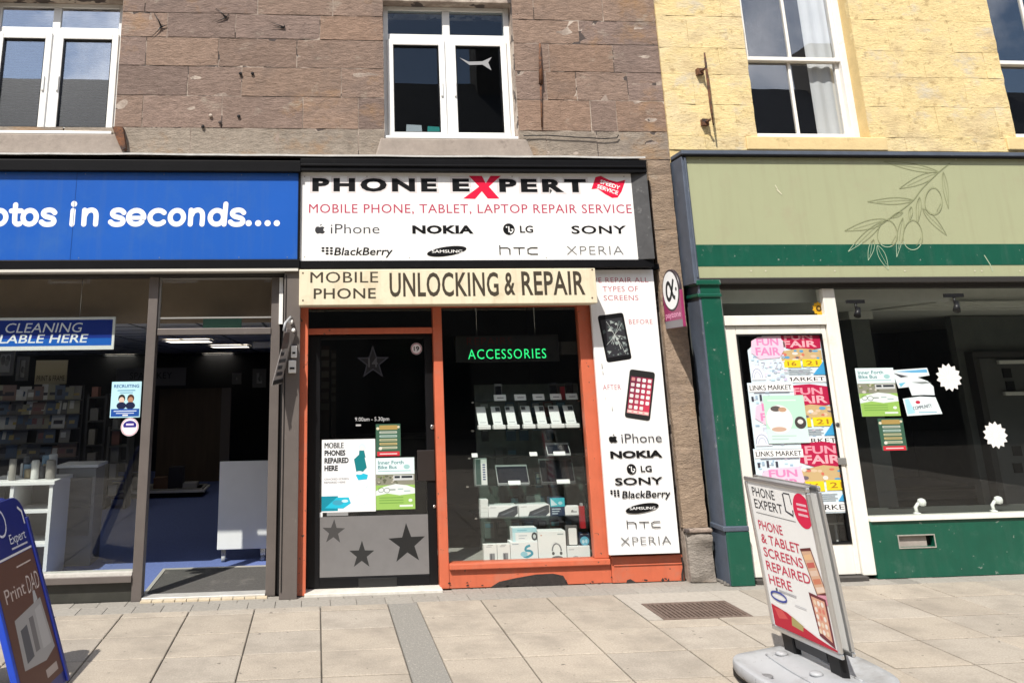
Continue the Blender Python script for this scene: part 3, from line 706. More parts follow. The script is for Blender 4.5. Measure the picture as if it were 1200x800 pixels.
for (u0, v0, u1, v1), lab in (((341, 405, 348, 419), 'upper of two small white boxes on the brown post'), ((338, 422, 347, 437), 'lower of two small white boxes on the brown post')):
    b = thing('junction_box', lab, 'junction box', (P((u0+u1)/2, v1, yb)[0], yb, P(u0, v1, yb)[1]), 'white boxes on the brown post')
    x0, x1, z0, z1 = R4(u0, v0, u1, v1, yb-.02); bx(x0, x1, yb-.04, yb-.001, z0, z1, WHITE).link('case', b, bevel=.005)
    s = MB(); s.box(x0+.012, x1-.012, yb-.044, yb-.0405, z0+.03, z0+.045, BLKPLASTIC); s.link('slot', b)

# interior of the left shop
CARPET = mat('blue_carpet', (.105, .15, .36), .95, var=.25, vscale=60, bump=.4, bscale=220)
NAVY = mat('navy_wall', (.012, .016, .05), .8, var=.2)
CEIL = mat('ceiling_tile', (.62, .6, .58), .9, var=.05)
LX0, LX1, LYB = -6.2, -.34, 10.4; ZCL = 2.12
struct('shop_floor', MB().box(LX0, LX1, .14, LYB, -.01, .004, CARPET), org=(0, 0, 0))
c = MB(); c.box(LX0, LX1, .51, LYB, ZCL, ZCL+.06, CEIL)
struct('shop_ceiling', c, org=(0, 0, 0))
c = MB(); gm2 = mat('ceiling_grid', (.10, .10, .10), .6)
x = LX0+.3
while x < LX1: c.box(x-.012, x+.012, .52, LYB, ZCL-.004, ZCL-.001, gm2); x += .6
y = .6
while y < LYB: c.box(LX0, LX1, y-.012, y+.012, ZCL-.0075, ZCL-.0045, gm2); y += .6
struct('ceiling_grid', c, org=(0, 0, 0))
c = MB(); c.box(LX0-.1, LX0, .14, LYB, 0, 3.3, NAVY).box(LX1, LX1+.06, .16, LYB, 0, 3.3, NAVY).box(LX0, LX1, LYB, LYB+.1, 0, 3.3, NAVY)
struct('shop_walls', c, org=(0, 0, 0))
TAN = mat('tan_bulkhead', (.36, .27, .20), .8, var=.1)
struct('bulkhead', MB().box(LX0, LX1, .45, .5, ZCL-.02, 2.9, TAN).box(LX0, LX1, .14, .45, 2.62, 2.66, TAN), org=(0, 0, 0))
def ceilpt(u, v, z=ZCL): p = G(u, v, z); return p
LAMP = glow('ceiling_panel_light', (1, .93, .82), 1.9)
lights = []
for (u, v), lab in (((222, 398), 'ceiling light panel nearest the doorway mullion in the left shop'), ((262, 415), 'ceiling light panel further back over the left shop doorway'), ((150, 416), 'ceiling light panel seen under the cleaning sign')):
    p = ceilpt(u, v); p.y = min(p.y, LYB-.4); lights.append((p.x, p.y, lab))
for lx_, ly_, lab in ((-4.6, 2.6, 'unseen added ceiling light panel over the white shelf unit in the left shop'), (-3.3, 4.4, 'unseen added ceiling light panel over the card rack in the left shop'), (-3.2, 1.6, 'unseen added ceiling light panel just behind the left shop window'), (-4.8, 6.2, 'unseen added ceiling light panel at the far left of the left shop'), (-1.3, 6.1, 'unseen added ceiling light panel over the low counter in the left shop')): lights.append((lx_, ly_, lab))  # extra panels out of view, added to brighten the dark interior
for lx_, ly_, lab in lights:
    p = Vector((lx_, ly_, 0)); t = thing('ceiling_light', lab, 'ceiling light', (p.x, p.y, ZCL-.02), 'ceiling light panels in the left shop')
    bx(p.x-.27, p.x+.27, p.y-.27, p.y+.27, ZCL-.024, ZCL-.012, LAMP).link('diffuser', t)
    s = MB()
    for a, b, c_, d in ((-.3, .3, -.3, -.27), (-.3, .3, .27, .3), (-.3, -.27, -.27, .27), (.27, .3, -.27, .27)): s.box(p.x+a, p.x+b, p.y+c_, p.y+d, ZCL-.028, ZCL-.009, WHITE)
    s.link('frame', t)
p = ceilpt(300, 398); t = thing('security_camera', 'small white ceiling camera inside the left shop doorway', 'camera', (p.x, p.y, ZCL-.1))
bx(p.x-.02, p.x+.2, p.y-.06, p.y+.06, ZCL-.11, ZCL-.03, WHITE).link('body', t, bevel=.01)
s = MB(); s.lathe((p.x-.04, p.y, ZCL-.07), [(.04, 0), (.055, .02), (.04, .03)], WHITE, 14, 'x'); s.link('lens_hood', t)
# recessed door mat
MATM = mat('coir_mat', (.075, .072, .068), .95, var=.35, vscale=50, bump=.6, bscale=260, dirt=(.14, .13, .12), dscale=5, dlo=.55, dhi=.7)
t = thing('door_mat', 'dark grey entrance mat with a pale metal edge in the left shop doorway', 'door mat', (-.85, .6, 0))
bx(-1.30, -.37, .145, 1.05, .005, .016, MATM).link('pile', t)
s = MB(); e = mat('mat_edge', (.6, .58, .52), .4, .4); s.box(-1.335, -1.305, .14, 1.09, .005, .02, e).box(-1.305, -.365, 1.055, 1.09, .005, .02, e); s.link('edge_strip', t)
# standing white board
x0, x1, z0, z1 = R4(256, 540, 313, 643, 1.36)
t = thing('display_board', 'tall white board standing just inside the left shop doorway', 'board', ((x0+x1)/2, 1.38, .004))
bx(x0, x1+.12, 1.36, 1.39, z0, z1, mat('white_panel_face', (.82, .82, .82), .4, var=.03)).link('board', t, bevel=.004)
for xx in (x0+.06, x1-.03):
    s = MB(); s.lathe((xx, 1.375, .03), [(.01, -.02), (.026, -.016), (.026, .016), (.01, .02)], GREYPLASTIC, 14, 'x').box(xx-.022, xx+.022, 1.365, 1.385, .05, z0+.002, CHROME); s.link('caster', t)
# back of the shop
WOOD = mat('dim_brown_board', (.085, .06, .038), .7, var=.25, vscale=3, stretch=(4, 4, .5))
x0, x1, z0, z1 = R4(184, 455, 258, 575, 8.0)
t = thing('wooden_partition', 'plain brown board partition at the back of the left shop', 'partition', ((x0+x1)/2, 8, 0))
bx(x0, x1, 8.0, 8.05, 0.004, z1, WOOD).link('panel', t); bx(x1, x1+.16, 7.97, 8.06, .004, z1, mat('partition_edge', (.15, .13, .12), .7)).link('post', t)
x0, x1, z0, z1 = R4(112, 575, 237, 601, 6.0)
t = thing('low_counter', 'low grey counter across the back of the left shop', 'counter', ((x0+x1)/2, 6.2, 0))
LG = mat('light_grey_laminate', (.30, .30, .31), .5)
bx(x0, x1, 6.0, 6.6, .12, z1-.03, LG).link('front_panel', t); bx(x0-.03, x1+.03, 5.97, 6.63, z1-.03, z1, WHITE).link('top', t); bx(x0+.04, x1-.04, 6.06, 6.5, .004, .12, DARK).link('plinth', t)
def picture(u0, v0, u1, v1, Y, lab, art, frc=(.12, .12, .12)):
    x0, x1, z0, z1 = R4(u0, v0, u1, v1, Y); t = thing('picture_frame', lab, 'picture', ((x0+x1)/2, Y, z0), 'pictures on the left shop walls')
    e = .035*(Y/5+.4); s = MB(); m = ink(frc); s.box(x0, x1, Y-.03, Y, z0, z0+e, m).box(x0, x1, Y-.03, Y, z1-e, z1, m).box(x0, x0+e, Y-.03, Y, z0+e, z1-e, m).box(x1-e, x1, Y-.03, Y, z0+e, z1-e, m); s.link('frame', t)
    k = Ink((0, Y-.006, 0)); k.rect(x0+e, z0+e, x1-e, z1-e, (.3, .3, .3)); dx, dz = x1-x0, z1-z0
    for i in range(art): k.ell(x0+dx*(.3+.4*random.random()), z0+dz*(.3+.4*random.random()), dx*.12, dz*.14, (.08+.1*random.random(),)*3)
    k.done('print', t)
picture(-4, 411, 17, 440, 3.6, 'dim grey picture at the far left wall', 4)
picture(20, 418, 34, 446, 3.6, 'narrow framed picture beside the cream wall sign', 2)
picture(272, 437, 283, 450, 7.8, 'small square picture above the brown partition', 1)
picture(296, 432, 312, 454, 7.8, 'grey picture beside the doorway jamb inside the left shop', 3)
def board_sign(name, u0, v0, u1, v1, Y, lab, lines, base, fg):
    x0, x1, z0, z1 = R4(u0, v0, u1, v1, Y); t = thing(name, lab, 'wall sign', ((x0+x1)/2, Y, z0)); bx(x0, x1, Y-.02, Y, z0, z1, ink(base)).link('panel', t)
    k = Ink((0, Y-.0205, 0))
    for tx, a, b, c_, d in lines: k.text(tx, x0+a*(x1-x0), z0+b*(z1-z0), x0+c_*(x1-x0), z0+d*(z1-z0), fg)
    k.done('lettering', t)
board_sign('wall_sign', 42, 422, 79, 450, 3.6, 'cream wall sign reading print and frame in the left shop', [('PRINT & FRAME', .06, .14, .94, .36)], (.62, .54, .36), (.03, .02, .02))
board_sign('wall_sign', 136, 431, 218, 452, 7.5, 'grey wall sign with dark letters ending in key at the back', [('SPARE KEY', .2, .4, .8, .75)], (.10, .10, .11), (.02, .02, .02))
# white display unit and goods
x0, x1, z0, z1 = R4(-30, 563, 60, 690, .75)
t = thing('display_unit', 'white open shelf unit behind the left shop window', 'shelf unit', ((x0+x1)/2, 1, 0))
wmel = mat('white_melamine', (.72, .72, .72), .4)
zt_ = P(20, 564, .75)[1]
bx(x0, x1, .72, 1.3, zt_-.03, zt_, wmel).link('top', t, bevel=.003)
for xx in (x0+.03, P(12, 600, .75)[0], x1-.03): bx(xx-.015, xx+.015, .74, 1.28, .004, zt_-.031, wmel).link('side_panel', t)
bx(x0+.05, x1-.05, 1.25, 1.27, .004, zt_-.032, ink((.3, .3, .3))).link('back_panel', t)
for f in (.35, .68): bx(x0+.046, x1-.046, .76, 1.24, zt_*f, zt_*f+.02, wmel).link('shelf', t)
ware = [ink((.5, .5, .5)), ink((.3, .28, .26)), ink((.62, .62, .6)), ink((.12, .12, .13)), ink((.2, .3, .4)), ink((.4, .33, .22))]
for i in range(14):
    xx = x0+.2+i*(x1-x0-.28)/13.5; s = MB(); h = random.uniform(.07, .2); r = random.uniform(.03, .048)
    s.lathe((xx, .85+.3*random.random(), zt_), [(r*.8, 0), (r, .01), (r, h*.5), (r, h*.96), (r*.85, h), (r*.8, h*.9)], ware[i % 6], 14)
    solo('photo_mug', s, 'small mug or jar standing on the white shelf unit', 'mug', 'mugs on the white shelf unit')
x0, x1, z0, z1 = R4(64, 545, 108, 690, 1.4)
t = thing('display_counter', 'grey panelled counter behind the window beside the white shelf unit', 'counter', ((x0+x1)/2, 2, 0))
bx(x0, x1, 1.4, 1.75, .004, z1-.02, mat('grey_counter', (.2, .2, .2), .5)).link('body', t); bx(x0-.02, x1+.02, 1.38, 1.77, z1-.02, z1+.005, wmel).link('top', t)
for f_ in (.3, .6): bx(x0+.03, x1-.03, 1.385, 1.399, z1*f_, z1*f_+.24, ink((.1, .1, .1))).link('recess', t)
x0, x1, z0, z1 = R4(-6, 452, 92, 536, 3.2)
t = thing('card_rack', 'tall dark card rack against the left shop wall', 'card rack', ((x0+x1)/2, 3.3, 0))
bx(x0, x1, 3.3, 3.36, .004, z1, mat('rack_back', (.03, .03, .035), .7)).link('back_panel', t)
nr, nc = 5, 11
for j in range(nr):
    z = z0+(z1-z0)*j/nr; bx(x0, x1, 3.14, 3.3, z-.012, z, mat('rack_shelf', (.06, .06, .06), .6)).link('shelf', t)
    for i in range(nc):
        if random.random() < .12: continue
        cx = x0+.06+(x1-x0-.12)*i/(nc-1); wv, hv = random.uniform(.05, .075), random.uniform(.11, .19); v = random.uniform(.06, .34)
        sk = random.uniform(-.012, .012); s = MB(); tl = random.uniform(.02, .06); s.prism([(cx-wv, 3.17, z+.001), (cx+wv, 3.17, z+.001), (cx+wv+sk, 3.17+tl, z+hv), (cx-wv+sk, 3.17+tl, z+hv)], (0, .004, 0), ink(random.choice(((.4, .4, .38), (.25, .24, .22), (.12, .12, .12), (.5, .5, .48), (.2, .14, .12), (.1, .13, .18), (.28, .27, .2))))); kk = Ink((cx-wv, 3.17, z), (1, 0, 0), (0, tl, hv), lift=.002); kk.mb.bm.free(); kk.mb = s; kk.rect(wv*.3, hv*.3, wv*random.uniform(.9, 1.7), hv*random.uniform(.45, .85), random.choice(((.05, .05, .06), (.55, .55, .5), (.2, .1, .1), (.1, .14, .2), (.35, .28, .12))))
        solo('greeting_card', s, 'small greeting card standing in the dim rack on the left shop wall', 'card', 'cards in the dim rack')
for (u0, v0, u1, v1, Y, c), lab in (((98, 462, 122, 575, 5.2, (.06, .06, .065)), 'tall dark stock rack left of the recruiting poster inside the left shop'), ((124, 500, 150, 575, 5.0, (.10, .10, .10)), 'low grey stock rack under the round sticker inside the left shop')):
    x0, x1, z0, z1 = R4(u0, v0, u1, v1, Y); t = thing('stock_rack', lab, 'stock rack', ((x0+x1)/2, Y, 0)); m = ink(c)
    for xx in (x0, x1-.03): bx(xx, xx+.03, Y, Y+.35, .005, z1, m).link('upright', t)
    for j in range(5): bx(x0+.031, x1-.031, Y, Y+.35, .15+(z1-.2)*j/4, .17+(z1-.2)*j/4, m).link('shelf', t)
    for j in range(5):
        xx = x0+.05
        while xx < x1-.14:
            wv = random.uniform(.06, .12); hv = random.uniform(.08, .24); zz = .171+(z1-.2)*j/4
            solo('stock_box', bx(xx, xx+wv, Y+.03, Y+.2, zz, min(zz+hv, z1+.1), ink(random.choice(((.2, .2, .2), (.3, .28, .25), (.08, .1, .16), (.25, .12, .1), (.4, .4, .4))))), 'small box of stock on a dim rack at the back of the left shop', 'box', 'stock on the dim racks'); xx += wv+random.uniform(.01, .05)
zt_ = P(175, 575, 6.0)[1]
for i in range(6):
    xx, _ = P(130+17*i, 570, 6.2); hv = (.1, .22, .06, .16, .3, .08)[i]
    solo('counter_item', bx(xx, xx+.2, 6.1, 6.35, zt_+.001, zt_+hv, ink(((.3, .3, .3), (.05, .05, .06), (.5, .5, .48), (.16, .1, .07), (.04, .04, .05), (.4, .4, .42))[i])), ('grey box at the left end of the low grey counter', 'black printer box on the low grey counter', 'flat white paper pile on the low grey counter', 'brown carton on the low grey counter', 'tall black box on the low grey counter', 'pale flat box at the right end of the low grey counter')[i], 'counter item')
# hanging cleaning sign behind the glass
YH = .19
x0, x1, z0, z1 = R4(-150, 371, 134, 411, YH); x1 = P(134.5, 390, YH)[0]; z0, z1 = P(90, 410, YH)[1], P(90, 371.5, YH)[1]
t = thing('window_sign', 'blue and white hanging cleaning sign in the left shop window', 'window sign', ((x0+x1)/2, YH, z0))
bx(x0, x1, YH, YH+.02, z0, z1, PAPER).link('panel', t, bevel=.004)
k = front(YH); e = .022; zmid = P(90, 395, YH)[1]
k.rect(x0+e, z0+.035, x1-e, z1-e, (.012, .035, .26)); k.rect(x0+e, z0+.035, x1-e, z0+.095, (.015, .12, .52))  # lower band in lighter blue: sunlight below the fascia shadow, put into the colour
k.T('CLEANING', 5.5, 378.5, 95, 389.5, (.78, .8, .84), shear=.2); k.T('AVAILABLE HERE', -46, 392, 101.5, 402, (.8, .82, .85), off=.012, shear=.2); k.done('lettering', t)
s = MB(); s.tube([(x1-.3, YH+.01, z1), (x1-.3, YH+.01, 2.62)], .002, CHROME, 6).tube([(x0+.3, YH+.01, z1), (x0+.3, YH+.01, 2.62)], .002, CHROME, 6); s.link('wire', t)
# stickers on the left pane
YS = YP+.028
def sheet(name, u0, v0, u1, v1, Y, lab, cat, base, group=None):
    x0, x1, z0, z1 = R4(u0, v0, u1, v1, Y); t = thing(name, lab, cat, ((x0+x1)/2, Y, z0), group)
    s = MB(); s.box(x0, x1, Y-.0012, Y, z0, z1, ink(base, .5)); s.link('sheet', t); k = Ink((x0, Y-.0012, z0)); return t, k, x1-x0, z1-z0
t, k, a, b = sheet('recruiting_poster', 130, 447, 165, 489, YS, 'pale blue recruiting poster with two cartoon heads on the left shop window', 'poster', (.42, .66, .74))
k.text('RECRUITING', .08*a, .83*b, .92*a, .92*b, (.02, .08, .25), off=.02); k.rect(.2*a, .74*b, .8*a, .765*b, (.1, .25, .4)); k.rect(.28*a, .68*b, .72*a, .70*b, (.1, .25, .4))
for cx, hair, sk in ((.36, (.02, .02, .02), (.62, .45, .36)), (.66, (.06, .03, .02), (.38, .2, .12))):
    k.ell(cx*a, .53*b, .115*a, .115*b, hair); k.ell(cx*a, .48*b, .09*a, .09*b, sk); k.ell(cx*a, .33*b, .16*a, .10*b, (.01, .015, .05))
k.rect(.03*a, .03*b, .97*a, .24*b, (.015, .07, .3)); k.rect(.12*a, .17*b, .88*a, .19*b, (.7, .75, .8)); k.rect(.2*a, .11*b, .8*a, .13*b, (.6, .65, .75)); k.rect(.42*a, .05*b, .6*a, .085*b, (.75, .75, .75)); k.done('print', t)
x, z = P(152, 500, YS); t = thing('round_sticker', 'round white and purple sticker below the recruiting poster', 'sticker', (x, YS, z-.07))
k = Ink((x, YS, z)); k.ell(0, 0, .07, .07, (.75, .72, .74)); k.ell(0, .012, .052, .036, (.03, .02, .2)); k.rect(-.05, -.03, .05, -.004, (.75, .72, .74)); k.rect(-.03, .012, .03, .026, (.6, .55, .7)); k.ring(0, 0, .064, .064, .004, (.5, .1, .2)); k.done('print', t)
x0, x1, z0, z1 = R4(238, 371, 283, 384, .3); s = MB(); s.box(x0, x1, .3, .33, z0, z1, ink((.10, .22, .17))); solo('exit_box', s, 'faint green box sign behind the glass over the left doorway', 'box sign')

# ================================================================== MIDDLE SHOP
YM = -.10
x0 = P(352, 254, YM)[0]; x1 = P(743.5, 254, YM)[0]; z0 = P(545, 305, YM)[1]; z1 = P(545, 203, YM)[1]
ms = thing('white_fascia_sign', 'white shop sign with black and red lettering and phone brand marks over the middle shop', 'shop sign', ((x0+x1)/2, YM, z0))
WP = mat('white_sign_board', (.77, .77, .765), .35, var=.03, vscale=1.5, dirt=(.66, .65, .61), dscale=3, dlo=.52, dhi=.85, streak=((.60, .585, .54), .4))
bx(x0, x1, YM, .05, z0, z1, WP).link('panel', ms)
s = MB(); ft = P(545, 188.5, YM)[1]; fb = P(545, 314, YM)[1]; xr_ = P(762, 254, YM-.03)[0]
s.box(x0-.005, xr_, YM-.06, .06, z1, ft, BLACK).box(x0-.005, xr_, YM-.012, .05, fb, z0, BLACK)
s.prism([(x1, YM, z0), (x1, YM, z1), (xr_, YM-.05, z1), (xr_, YM-.05, z0)], (0, .12, 0), mat('worn_black', (.05, .05, .052), .5, var=.3, vscale=15, dirt=(.16, .16, .16), dscale=8, dlo=.58, dhi=.7))
s.box(x0-.004, xr_-.01, YM-.074, YM-.06, z1+.04, z1+.06, BLACK)
s.link('frame', ms, bevel=.005)
k = front(YM); K = (.006, .006, .007); RED = (.62, .012, .05)
EDG = (.62, .58, .58)
def z5(x, y): return 310+x/2.553, 160+y/2.553
def T5(t, xa, yt, xb, yb, c, **kw): a = z5(xa, yt); b = z5(xb, yb); k.T(t, a[0], a[1], b[0], b[1], c, **kw)
T5('PHONE', 136, 120, 521, 170, EDG, off=.085, space=1.26); T5('PHONE', 143, 125, 515, 165, K, off=.052, space=1.3)
T5('E', 555, 120, 620, 171, EDG, off=.06); T5('E', 562, 126, 613, 165, K, off=.052); T5('PERT', 695, 122, 968, 172, EDG, off=.085, space=1.26); T5('PERT', 702, 127, 962, 167, K, off=.052, space=1.3)
k.PP([z5(*p) for p in ((611, 118), (650, 118), (662, 140), (676, 118), (707, 118), (671, 150), (703, 186), (668, 186), (650, 164), (630, 187), (594, 186), (642, 150))], RED)
# red flag
fl = [(978, 158), (990, 122), (1006, 118), (1030, 130), (1055, 136), (1080, 130), (1068, 165), (1056, 183), (1040, 184), (1018, 172), (996, 156)]
k.PP([z5(*p) for p in fl], RED)
for tx, xa, ya, xb, yb in (('SPEEDY', 1003, 140, 1062, 160), ('SERVICE', 994, 154, 1056, 175)):
    p, q = P(*z5(xa, ya), YM), P(*z5(xb, yb), YM); L_ = math.hypot(q[0]-p[0], q[1]-p[1]); r_ = math.atan2(q[1]-p[1], q[0]-p[0])
    k.text(tx, p[0], p[1], p[0]+L_, p[1]+.036, (.78, .78, .78), off=.03, rot=r_)
T5('MOBILE PHONE, TABLET, LAPTOP REPAIR SERVICE', 133, 203, 1098, 229, (.42, .05, .10), off=.004, space=1.08)
def apple(k, x0, x1, z0, z1, c):
    w_, h = x1-x0, z1-z0; cx = (x0+x1)/2
    def o(u, v): return (x0+u*w_, z0+v*h)
    body = [o(.5, .68), o(.62, .74), o(.8, .74), o(.95, .62), o(.86, .54), o(.83, .42), o(.88, .28), o(1.0, .22), o(.92, .1), o(.78, 0), o(.64, .02), o(.5, .06), o(.36, .02), o(.22, 0), o(.08, .14), o(0, .34), o(.02, .55), o(.14, .72), o(.32, .75)]
    k.poly(body, c); k.poly([o(.48, .8), o(.52, .93), o(.68, 1.02), o(.66, .9)], c)
def lgmark(k, cx, cz, r, c, bgc):
    k.ell(cx, cz, r, r, c); wd_ = r*.2
    k.stroke([(cx, cz+r*.5), (cx, cz-r*.45), (cx+r*.45, cz-r*.45)], wd_, bgc); k.ell(cx-r*.38, cz+r*.38, r*.14, r*.14, bgc, 10)
    k.stroke([(cx+r*.72*math.cos(a*.1), cz+r*.72*math.sin(a*.1)) for a in range(-63, 1, 3)][::-1][:13] if False else [(cx+r*.7*math.cos(math.radians(a)), cz+r*.7*math.sin(math.radians(a))) for a in range(0, -76, -15)], wd_*.8, bgc); k.stroke([(cx+r*.35, cz), (cx+r*.72, cz)], wd_*.8, bgc)
def bbmark(k, x0, x1, z0, z1, c):
    w_, h = x1-x0, z1-z0
    for r in range(3):
        for j in range(3):
            if r == 2 and j == 0: continue
            k.ell(x0+w_*(.12+.33*j+(.06 if r < 2 else .06)), z1-h*(.12+.36*r), w_*.13, h*.14, c, 8)
def samsung(k, x0, x1, z0, z1, c, bgc):
    cx, cz = (x0+x1)/2, (z0+z1)/2; k.ell(cx, cz, (x1-x0)/2, (z1-z0)*.36, c, 32, math.radians(8)); hh = (z1-z0)*.11
    k.text('SAMSUNG', x0+(x1-x0)*.13, cz-hh, x1-(x1-x0)*.11, cz+hh, bgc, off=.03)
def htc(k, x0, x1, z0, z1, c):
    w_, h = x1-x0, z1-z0; t_ = h*.12; m = .72*h
    k.stroke([(x0, z1), (x0, z0)], t_, c); k.stroke([(x0, z0+m), (x0+.2*w_, z0+m), (x0+.26*w_, z0+m*.8), (x0+.26*w_, z0)], t_, c)
    k.stroke([(x0+.36*w_, z0+m), (x0+.66*w_, z0+m)], t_, c); k.stroke([(x0+.51*w_, z0+m), (x0+.51*w_, z0)], t_, c)
    k.stroke([(x1, z0+m), (x0+.82*w_, z0+m), (x0+.74*w_, z0+m*.8), (x0+.74*w_, z0+m*.22), (x0+.82*w_, z0+t_*.5), (x1, z0+t_*.5)], t_, c)
BG = (.77, .77, .765)
def q5(xa, yt, xb, yb): a = z5(xa, yt); b = z5(xb, yb); return R4(a[0], a[1], b[0], b[1], YM)
e = q5(151, 262, 181, 291); apple(k, *e, (.04, .04, .045))
T5('iPhone', 198, 262, 344, 290, (.05, .05, .055), off=-.006)
T5('NOKIA', 442, 266, 625, 291, K, off=.045, space=1.05)
e = q5(710, 260, 752, 295); lgmark(k, (e[0]+e[1])/2, (e[2]+e[3])/2, (e[3]-e[2])*.5, K, BG)
T5('LG', 764, 267, 803, 288, K, off=.02)
T5('SONY', 918, 267, 1082, 291, K, off=.02, space=1.1)
e = q5(168, 331, 206, 354); bbmark(k, *e, K); T5('BlackBerry', 208, 332, 381, 355, K, off=.012, shear=.18)
e = q5(485, 324, 605, 363); samsung(k, *e, K, BG)
for u, v in ((357, 207), (430, 207), (600, 207), (731, 207), (357, 301), (480, 302), (640, 302), (748, 302)): k.ell(*P(u, v, YM), .006, .006, (.36, .35, .33), 8)
e = q5(704, 325, 817, 354); htc(k, *e, (.03, .03, .03))
T5('XPERIA', 903, 328, 1073, 353, (.16, .16, .16), off=-.014, space=1.12)
k.done('lettering', ms)

# cream board, standing well proud of the frontage
YB = -.27
x0 = P(350.5, 337, YB)[0]; x1 = P(699, 335, YB)[0]; z0 = P(524, 356.5, YB)[1]; z1 = P(524, 315, YB)[1]
cb = thing('cream_board_sign', 'cream box sign with brown capitals projecting over the orange shopfront', 'shop sign', ((x0+x1)/2, YB, z0))
CR = mat('cream_board_paint', (.67, .60, .44), .5, var=.06, vscale=5, bump=.04, dirt=(.48, .40, .26), dscale=4, dlo=.52, dhi=.82, streak=((.42, .34, .22), .4))
bx(x0, x1, YB, YB+.22, z0, z1, CR).link('box', cb, bevel=.006)
k = front(YB); BR = (.055, .045, .032)
T5('MOBILE', 137, 405, 340, 437, BR, off=.012, space=1.06); T5('PHONE', 147, 454, 333, 485, BR, off=.012, space=1.06)
T5('UNLOCKING', 374, 407, 700, 478, BR, off=.018, space=1.05); T5('&', 717, 405, 749, 474, BR, off=.018); T5('REPAIR', 769, 403, 958, 474, BR, off=.018, space=1.05)
for u, v in ((355, 320), (694, 316), (355, 352), (694, 349)): k.ell(*P(u, v, YB), .008, .008, (.12, .08, .05), 8)
k.done('lettering', cb)
s = MB()
s.box(x0+.01, x1-.02, YB+.2205, .06, z0+.05, fb-.002, BLACK); s.link('back_rail', cb)

# orange shopfront
YO = .045
of = thing('orange_shopfront', 'orange painted timber shopfront with a black glazed door beneath the cream board', 'shopfront', (1.2, 0, 0))
pLx0 = P(349.5, 520, YO)[0]; pLx1 = P(360, 520, YO)[0]; pMx0 = P(507, 380, YO)[0]; pMx1 = P(517.5, 380, YO)[0]
pRx0 = P(686, 500, YO)[0]; pRx1 = P(700.5, 480, YO)[0]
ztop = z0+.08
sillz0, sillz1 = P(610, 664, YO)[1], P(610, 657, YO)[1]
bx(pLx0, pLx1, YO-.07, YO+.07, .005, ztop, ORANGE).link('post', of, bevel=.005)
bx(pMx0, pMx1, YO-.01, YO+.07, .005, ztop, ORANGE).link('post', of, bevel=.005)
bx(pRx0, pRx1, YO-.01, YO+.07, sillz1+.001, ztop, ORANGE).link('post', of, bevel=.005)
trz0, trz1 = P(437, 391, YO)[1], P(437, 384, YO)[1]
bx(pLx1, pMx0, YO, YO+.06, trz0, trz1, ORANGE).link('transom', of, bevel=.004)
bx(pMx1, pRx0, YO, YO+.06, ztop-.08, ztop, ORANGE).link('head', of)
bx(pLx1, pMx0, YO, YO+.06, ztop-.08, ztop, ORANGE).link('head', of)
bx(pMx1, pRx1, YO-.035, YO+.09, sillz0, sillz1, ORANGE).link('sill', of, bevel=.006)
xq = P(800, 660, YO)[0]
bx(pMx1, pRx1+.01, YO-.002, YO+.05, .005, sillz0, ORANGE).link('stall_riser', of, bevel=.003)
bx(pRx1+.012, xq-.002, YO-.012, YO+.05, .005, P(750, 650, YO)[1]-.004, ORANGE).link('stall_riser', of, bevel=.003)
s = MB(); s.box(pMx1+.02, pRx1-.02, YO-.010, YO-.001, .155, .166, ORANGE).box(pRx1+.03, xq-.012, YO-.02, YO-.0115, .128, .139, ORANGE); s.link('moulding', of, bevel=.003)
# bare timber where the paint has gone
s = Ink((0, YO-.002, 0)); bare = mat('bare_dark_timber', (.028, .022, .02), .9, var=.4, vscale=30, bump=.4)
s.poly([P(u, v, YO) for u, v in ((574, 688), (585, 681), (603, 677), (628, 672.5), (648, 671.5), (660, 674), (666, 684.5), (640, 685.5), (600, 686.5))], bare); s.done('bare_patch', of)
s = Ink((0, YO-.012, 0))
for poly in (((733, 684), (734, 679), (738, 677.5), (744, 681), (749, 684.5)), ((774, 679), (776, 676), (778, 679), (776, 681)), ((781, 679.5), (783, 676.5), (784, 680)), ((715, 676), (716.5, 674), (717, 676.5)), ((797, 652), (799.5, 652), (801, 683), (798, 683), (797.5, 672), (799, 664))):
    s.poly([P(u, v, YO) for u, v in poly], bare)
for i in range(26):
    u = random.uniform(524, 798); v = 690.5-(u-520)*.0225-random.random()**2*9; r0 = random.uniform(.6, 2.2)
    s.poly([P(u+r0*random.uniform(.6, 1.5)*math.cos(a_), v+r0*random.uniform(.3, .8)*math.sin(a_), YO) for a_ in (0, 1, 2.1, 3.1, 4.2, 5.2)], bare)
s.done('bare_patch', of)
bx(pMx1, pRx0, YO+.03, YO+.037, sillz1, ztop-.08, SHOPGLASS).link('window_pane', of)
bx(pLx1+.005, pMx0-.005, YO+.03, YO+.037, trz1, ztop-.08, SHOPGLASS).link('transom_pane', of)
bx(pLx1-.01, pMx0+.01, YO-.1, YO+.12, -.005, .022, mat('pale_step', (.55, .53, .48), .7, var=.15, vscale=20, bump=.2)).link('threshold', of, bevel=.005)
